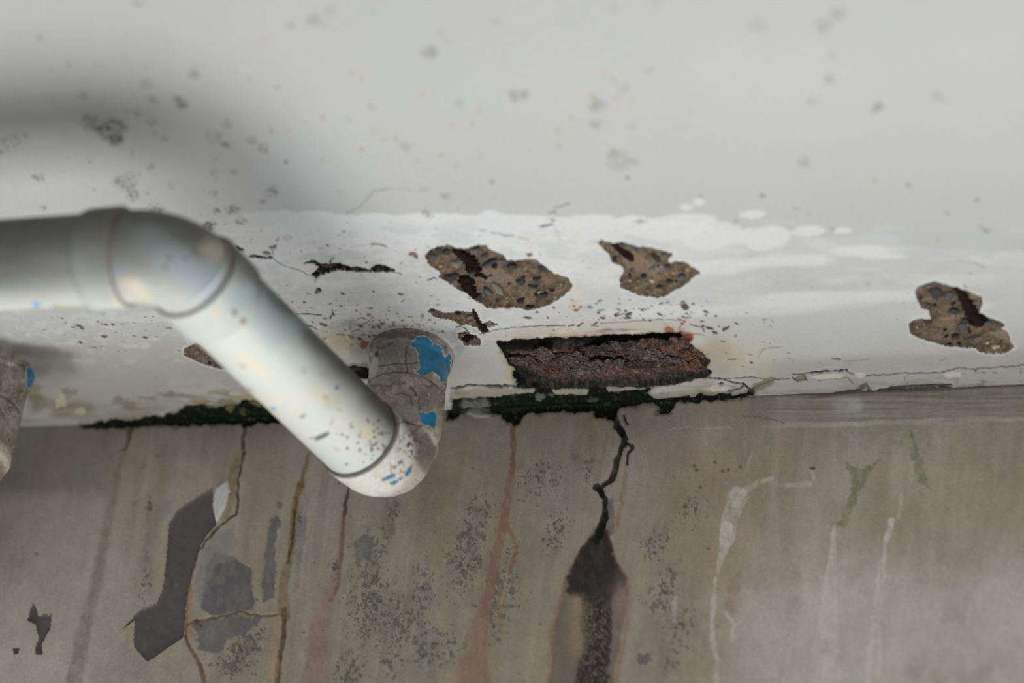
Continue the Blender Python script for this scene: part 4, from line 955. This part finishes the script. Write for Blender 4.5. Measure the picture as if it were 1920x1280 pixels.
def drop_fittings(base, rt, d_out, main=True):
    """sleeve at the ceiling, elbow below it"""
    top = np.array([base[0], base[1], 0.002])
    pts, tan = centreline(top, np.array([base[0], base[1], -.02]), np.array([base[0], base[1], -.0345]), .001)
    P2, T2, R2 = steps(pts, tan, [(0, .0276), (.0095, .0272), (.0115, .0256), (.030, .0254), (.0345, .0256), (.0355, .0242)])
    s = tube(P2, T2, R2); old_paint(s, 60 if main else 70)
    if main:
        s.spot(742, 650, 26, 30, (112, 110, 108), .6, 0, .5, 0, .4, 2)
        s.spot(760, 628, 60, 6, (96, 84, 78), .6, 0, .5, 0, .4, 3)
        s.line([(762, 650), (760, 680), (764, 712)], 2, (54, 48, 44), .8, .0005, 1, 2, 4)
        s.line([(700, 690), (740, 682), (790, 680)], 1.6, (70, 62, 56), .8, .0004, 1, 2, 5)
        s.line([(710, 645), (704, 700), (708, 715)], 1.6, (80, 72, 66), .7, .0004, 1, 2, 6)
        s.spot(700, 690, 8, 24, (190, 188, 182), .8, 0.1, .4); s.spot(828, 700, 16, 14, (178, 168, 150), .8)
        s.spot(846, 655, 7, 20, (186, 178, 166), .8, 0, .4); s.spot(706, 664, 4, 5, (40, 52, 66), .8)
        s.spot(730, 645, 4, 4, (50, 90, 120), .7); s.spot(746, 638, 3, 2, (50, 90, 120), .7)
        pts_b = [(771, 650), (774, 640), (782, 631), (795, 630), (806, 635), (812, 645), (822, 646), (830, 655), (834, 672), (838, 668), (843, 662), (846, 668),
                 (845, 690), (840, 714), (826, 715), (825, 706), (812, 696), (803, 701), (790, 704), (781, 697), (788, 688), (786, 676), (784, 660), (777, 650)]
        blues = [pts_b, [(782, 712), (789, 709), (788, 715)]]
    else:
        s.spot(45, 690, 24, 8, (100, 92, 84), .7)
        blues = [[(50, 689), (68, 686), (66, 700), (61, 728), (52, 726), (50, 700)]]
    for i, b in enumerate(blues):
        D, w_ = s.sdf(b, .5, 30 + i, 6)
        if w_ is None: continue
        s.mix((1 - sstep(0, 3, D[w_])) * .8, (186, 178, 162), w_)
        s.dep[w_] += .0006 * sstep(0, 2, -D[w_])
        s.mix((D[w_] < 0).astype(float), (30, 106, 142), w_)
        s.mix((D[w_] < 0) * sstep(0, .4, s.n(20, 20, 3, 71, w=w_)) * .5, (44, 118, 150), w_)
        s.reg.append(('blue_paint', D, M_blue, None))
    o = s.build('ceiling_sleeve', M_old, None, wrap=True); attach(o[0], rt)
    # elbow: vertical socket, bend, horizontal socket
    C0 = np.array([base[0], base[1], -H0]); e0 = np.array([base[0], base[1], -.0335]); e1 = C0 + d_out * .042
    pts, tan = centreline(e0, C0, e1, .0235)
    s_b = .0385; tot = np.linalg.norm(np.diff(pts, axis=0), axis=1).sum()
    prof = [(0, .0240), (0, .0252), (.0012, .0258), (.034, .0262), (.0365, .0262), (s_b, .0244), (tot - .030, .0246), (tot - .020, .0266), (tot - .003, .0284), (tot - .0015, .0282), (tot - .0004, .0276), (tot, .0268), (tot, .0258), (tot, .0262)]
    P2, T2, R2 = steps(pts, tan, prof)
    s = tube(P2, T2, R2, 320)
    old_paint(s, 80 if main else 90)
    ss = np.r_[0, np.cumsum(np.linalg.norm(np.diff(P2, axis=0), axis=1))][:, None] / tot
    vis = s.vis; s.vis = np.ones_like(vis)
    if main:
        wh = sstep(.60, .74, ss + .05 * s.n(24, 24, 4, 95)) 
        s.dep *= (1 - wh * .85)
        s.mix(wh * .95, (214, 212, 204)); s.mix(wh * sstep(.2, .5, s.n(20, 20, 4, 96)) * .4, (196, 186, 164))
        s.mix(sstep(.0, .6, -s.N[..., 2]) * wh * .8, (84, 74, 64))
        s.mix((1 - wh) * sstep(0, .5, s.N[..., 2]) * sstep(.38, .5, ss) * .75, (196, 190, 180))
        s.mix(sstep(.972, .978, ss), (112, 108, 102))
    else:
        s.mix(sstep(.5, .6, ss) * .8, (150, 134, 124)); s.mix(np.exp(-((ss - s_b / tot + .02) / .04) ** 2) * .8, (190, 176, 166))
    s.vis = vis
    blues = []
    if main:
        s.mix(sstep(.0, .3, s.n(5, 5, 3, 97)) * np.exp(-(((s.X - 772) / 22) ** 2 + ((s.Y - 835) / 20) ** 2)) * 1.6, (84, 60, 42))
        s.mix(sstep(.1, .4, s.n(6, 6, 3, 98)) * np.exp(-(((s.X - 745) / 30) ** 2 + ((s.Y - 880) / 14) ** 2)) * .7, (150, 106, 60))
        s.spot(795, 850, 16, 40, (116, 106, 98), .7, -.3, .5, 0, .5); s.spot(818, 815, 12, 16, (186, 178, 166), .8)
        s.spot(775, 770, 40, 22, (118, 112, 104), .5, 0, .5); s.spot(760, 770, 26, 12, (150, 146, 134), .5)
        s.line([(735, 800), (760, 790), (790, 800)], 2, (40, 34, 30), .7, 0, 2, 2, 7)
        s.line([(770, 725), (785, 745), (788, 770)], 1.6, (50, 44, 40), .8, .0004, 1, 2, 8)
        s.line([(740, 740), (752, 735), (770, 742), (775, 760)], 1.5, (60, 54, 48), .8, .0004, 1, 2, 9)
        s.line([(694, 722), (720, 724), (760, 716)], 2, (70, 70, 60), .5, 0, 1, 2, 10)
        blues = [[(783, 773), (796, 772), (800, 776), (808, 772), (813, 769), (818, 774), (818, 795), (814, 803), (805, 797), (796, 796), (788, 790), (787, 780)],
                 [(716, 899), (724, 894), (735, 888), (741, 889), (740, 894), (728, 898), (718, 901)], [(731, 905), (740, 901), (746, 901), (742, 907), (733, 908)],
                 [(760, 890), (764, 880), (773, 871), (772, 881), (766, 891), (761, 893)], [(747, 866), (753, 863), (755, 868), (748, 870)],
                 [(736, 874), (743, 873), (741, 878)], [(747, 897), (754, 895), (752, 899)], [(785, 808), (789, 812), (787, 816)]]
    for i, b in enumerate(blues):
        D, w_ = s.sdf(b, .4, 40 + i, 5)
        if w_ is None: continue
        s.mix((1 - sstep(0, 4, D[w_])) * .8, (176, 152, 118), w_)
        s.dep[w_] += .0004 * sstep(0, 1.5, -D[w_])
        s.mix((D[w_] < 0).astype(float), (24, 128, 178) if i else (28, 118, 160), w_)
        s.reg.append(('blue_paint', D, M_blue, None))
    o = s.build('elbow', M_old, None, wrap=True); attach(o[0], rt)
    if main or rt is not root: o[0]['label'] = 'lower elbow, cracked grey paint turning white at its end' if main else 'elbow with dirty pinkish grey paint'
drop_fittings(np.array([SX, SY]), root, d1)

# slanted pipe
def straight(p0, p1, r, step=.0006):
    n = max(4, int(np.linalg.norm(p1 - p0) / step)); d = (p1 - p0) / np.linalg.norm(p1 - p0)
    pts = np.linspace(p0, p1, n); return pts, np.repeat(d[None], n, 0), [r] * n
pts, tan, rad = straight(S_ + d1 * .030, A_ - d1 * .015, .0262)
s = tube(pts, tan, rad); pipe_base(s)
for x, y, rx, ry, c, a in [(500, 600, 60, 34, (150, 176, 182), .5), (470, 560, 30, 26, (150, 172, 184), .5), (560, 680, 40, 20, (176, 192, 194), .4),
                           (600, 735, 30, 14, (196, 194, 170), .5), (625, 750, 14, 22, (180, 180, 160), .5), (690, 812, 20, 12, (214, 198, 150), .4),
                           (470, 680, 40, 10, (220, 204, 160), .4), (560, 780, 12, 8, (214, 194, 140), .4)]:
    s.spot(x, y, rx, ry, c, a, .7, .6, 0, .4, int(x))
for x, y, rx, ry, c in [(442, 585, 5, 6, (100, 84, 64)), (456, 602, 5, 6, (100, 84, 64)), (455, 685, 8, 4, (200, 168, 110)), (468, 730, 7, 4, (204, 172, 120)), (570, 694, 5, 5, (190, 180, 150)),
                     (632, 726, 3.4, 5, (60, 110, 160)), (567, 781, 5, 3, (80, 140, 190)), (571, 777, 5, 3, (200, 160, 100)), (512, 766, 5, 3, (90, 160, 200)),
                     (622, 792, 3, 9, (214, 176, 116)), (632, 843, 6, 2.5, (196, 178, 130)), (676, 813, 3, 8, (216, 196, 140)), (650, 870, 3, 3, (70, 120, 170)),
                     (606, 702, 10, 5, (190, 188, 168)), (636, 768, 6, 3, (200, 192, 160)), (610, 745, 6, 5, (196, 192, 168))]:
    s.spot(x, y, rx, ry, c, .85, .3, .4) if c[2] > c[0] else s.spot(x, y, rx, ry, (170, 144, 104), .5, .3, .6)
s.spot(604, 817, 15, 4.5, (110, 112, 112), .9, -.45, .35); s.line([(582, 821), (600, 821), (618, 811)], 1.6, (70, 68, 64), .8)
for i in range(70):
    x = 700 + rng.normal(0, 28); y = 835 + rng.normal(0, 24)
    r = rng.uniform(.8, 2.6); s.spot(x, y, r * 1.2, r, (96, 72, 50), .85, 0, .4, 0, .3, i)
for i in range(22):
    x = rng.uniform(600, 740); y = rng.uniform(780, 880); s.spot(x, y, rng.uniform(2, 6), 1.8, (200, 186, 156), .3, -.2, .5)
s.mix(np.exp(-((s.X - s.Y + 5) / 26) ** 2) * sstep(640, 740, s.X) * .5, (90, 76, 62))
o = s.build('pipe_section', M_pipe, None, wrap=True)[0]; attach(o); o['label'] = 'slanted pipe section with rusty specks'

# upper elbow with its collars
def end_ring(p, d, r0, r1, l):        # collar: starts at p with a flat lip, runs l along d, ends with a soft step down
    pts, tan, _ = straight(p, p + d * l, r1, .0006)
    return steps(pts, tan, [(0, r0), (0, r1 - .0014), (.0005, r1 - .0006), (.0016, r1), (l - .004, r1 - .0004), (l - .0005, r1 - .0018), (l, r0)])
pts, tan = centreline(A_ - d1 * .030, A_, A_ + d2 * .030, .0300)
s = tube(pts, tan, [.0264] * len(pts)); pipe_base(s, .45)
for x, y, rx, ry, c, a in [(385, 530, 52, 30, (140, 158, 170), .65), (340, 500, 50, 26, (152, 166, 174), .5), (415, 560, 30, 26, (146, 162, 172), .5), (222, 500, 7, 16, (130, 152, 168), .5),
                           (300, 470, 60, 30, (160, 172, 176), .4), (255, 540, 24, 14, (212, 202, 180), .6), (400, 470, 26, 20, (190, 182, 164), .5),
                           (270, 556, 14, 7, (212, 196, 162), .6)]:
    s.spot(x, y, rx, ry, c, a, .6, .7, 0, .3, int(x))
for x, y, r in [(365, 472, 5), (318, 484, 4.5), (310, 500, 4), (348, 484, 3), (326, 445, 4), (342, 448, 4)]:
    s.spot(x, y, r, r, (84, 78, 68), .8, 0, .5)
o = s.build('elbow', M_pipe, None, wrap=True)[0]; attach(o); o['label'] = 'upper elbow, white plastic with bluish tint'
for (p, d, lab) in ((A_ - d1 * .0215, -d1, 'collar on the slanted pipe side'), (A_ + d2 * .0265, d2, 'collar on the left pipe side')):
    P2, T2, R2 = end_ring(p, d, .0262, .0292 if d @ d2 > .9 else .0290, .024 if d @ d2 > .9 else .030)
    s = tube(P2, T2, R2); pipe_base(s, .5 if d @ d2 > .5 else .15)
    vis = s.vis; s.vis = np.ones_like(vis); s.mix((np.arange(len(P2)) < 3)[:, None] * np.ones(vis.shape[1]) * .8, (112, 98, 84)); s.vis = vis
    if d @ d2 < .5:
        s.spot(450, 560, 26, 30, (158, 178, 186), .6, .6, .6); s.spot(440, 585, 5, 6, (100, 84, 64), .8); s.spot(456, 602, 5, 6, (100, 84, 64), .8)
        s.spot(405, 585, 4, 8, (214, 190, 140), .6)
    else: s.spot(215, 572, 8, 6, (214, 200, 160), .6)
    o = s.build('collar', M_pipe, None, wrap=True)[0]; attach(o); o['label'] = lab
pts, tan, rad = straight(A_ + d2 * .018, A_ + d2 * .14, .0262, .0006)
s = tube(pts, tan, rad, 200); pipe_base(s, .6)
for x, y, rx, ry, c in [(69, 571, 9, 4, (70, 160, 210)), (106, 575, 8, 4, (90, 160, 190)), (120, 575, 14, 3, (200, 180, 120)), (72, 580, 5, 3, (210, 180, 120))]:
    s.spot(x, y, rx, ry, c, .9, .05, .4)
o = s.build('pipe_section', M_pipe, None, wrap=True)[0]; attach(o); o['label'] = 'pipe section running left from the upper elbow'
e_ = A_ + d2 * .168
_H, _l = H0, dict(main=False)
drop_fittings(e_[:2], root, -d2, False)  # unseen elbow and sleeve past the frame edge, added to shade the ceiling
root['label'] = 'white plastic pipe slanting across the ceiling with two elbows and blue paint flecks'
root['category'] = 'pipe'; root['group'] = 'drain pipes under the ceiling'

# second drop at the left edge
b2 = back(-11, 692)[:2]
root2 = bpy.data.objects.new('drain_pipe', None); sc.collection.objects.link(root2); root2.location = (b2[0], b2[1], 0)
bpy.context.view_layer.update()
drop_fittings(np.array(b2), root2, d2, False)
q0 = np.array([b2[0], b2[1], -H0])
pts, tan, rad = straight(q0 + d2 * .030, q0 + d2 * .6, .0262, .0015)
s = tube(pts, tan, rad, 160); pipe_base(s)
o = s.build('pipe_section', M_pipe, None, wrap=True)[0]; attach(o, root2)
root2['label'] = 'short dirty pinkish grey pipe drop cut off by the left edge of the picture'
root2['category'] = 'pipe'; root2['group'] = 'drain pipes under the ceiling'
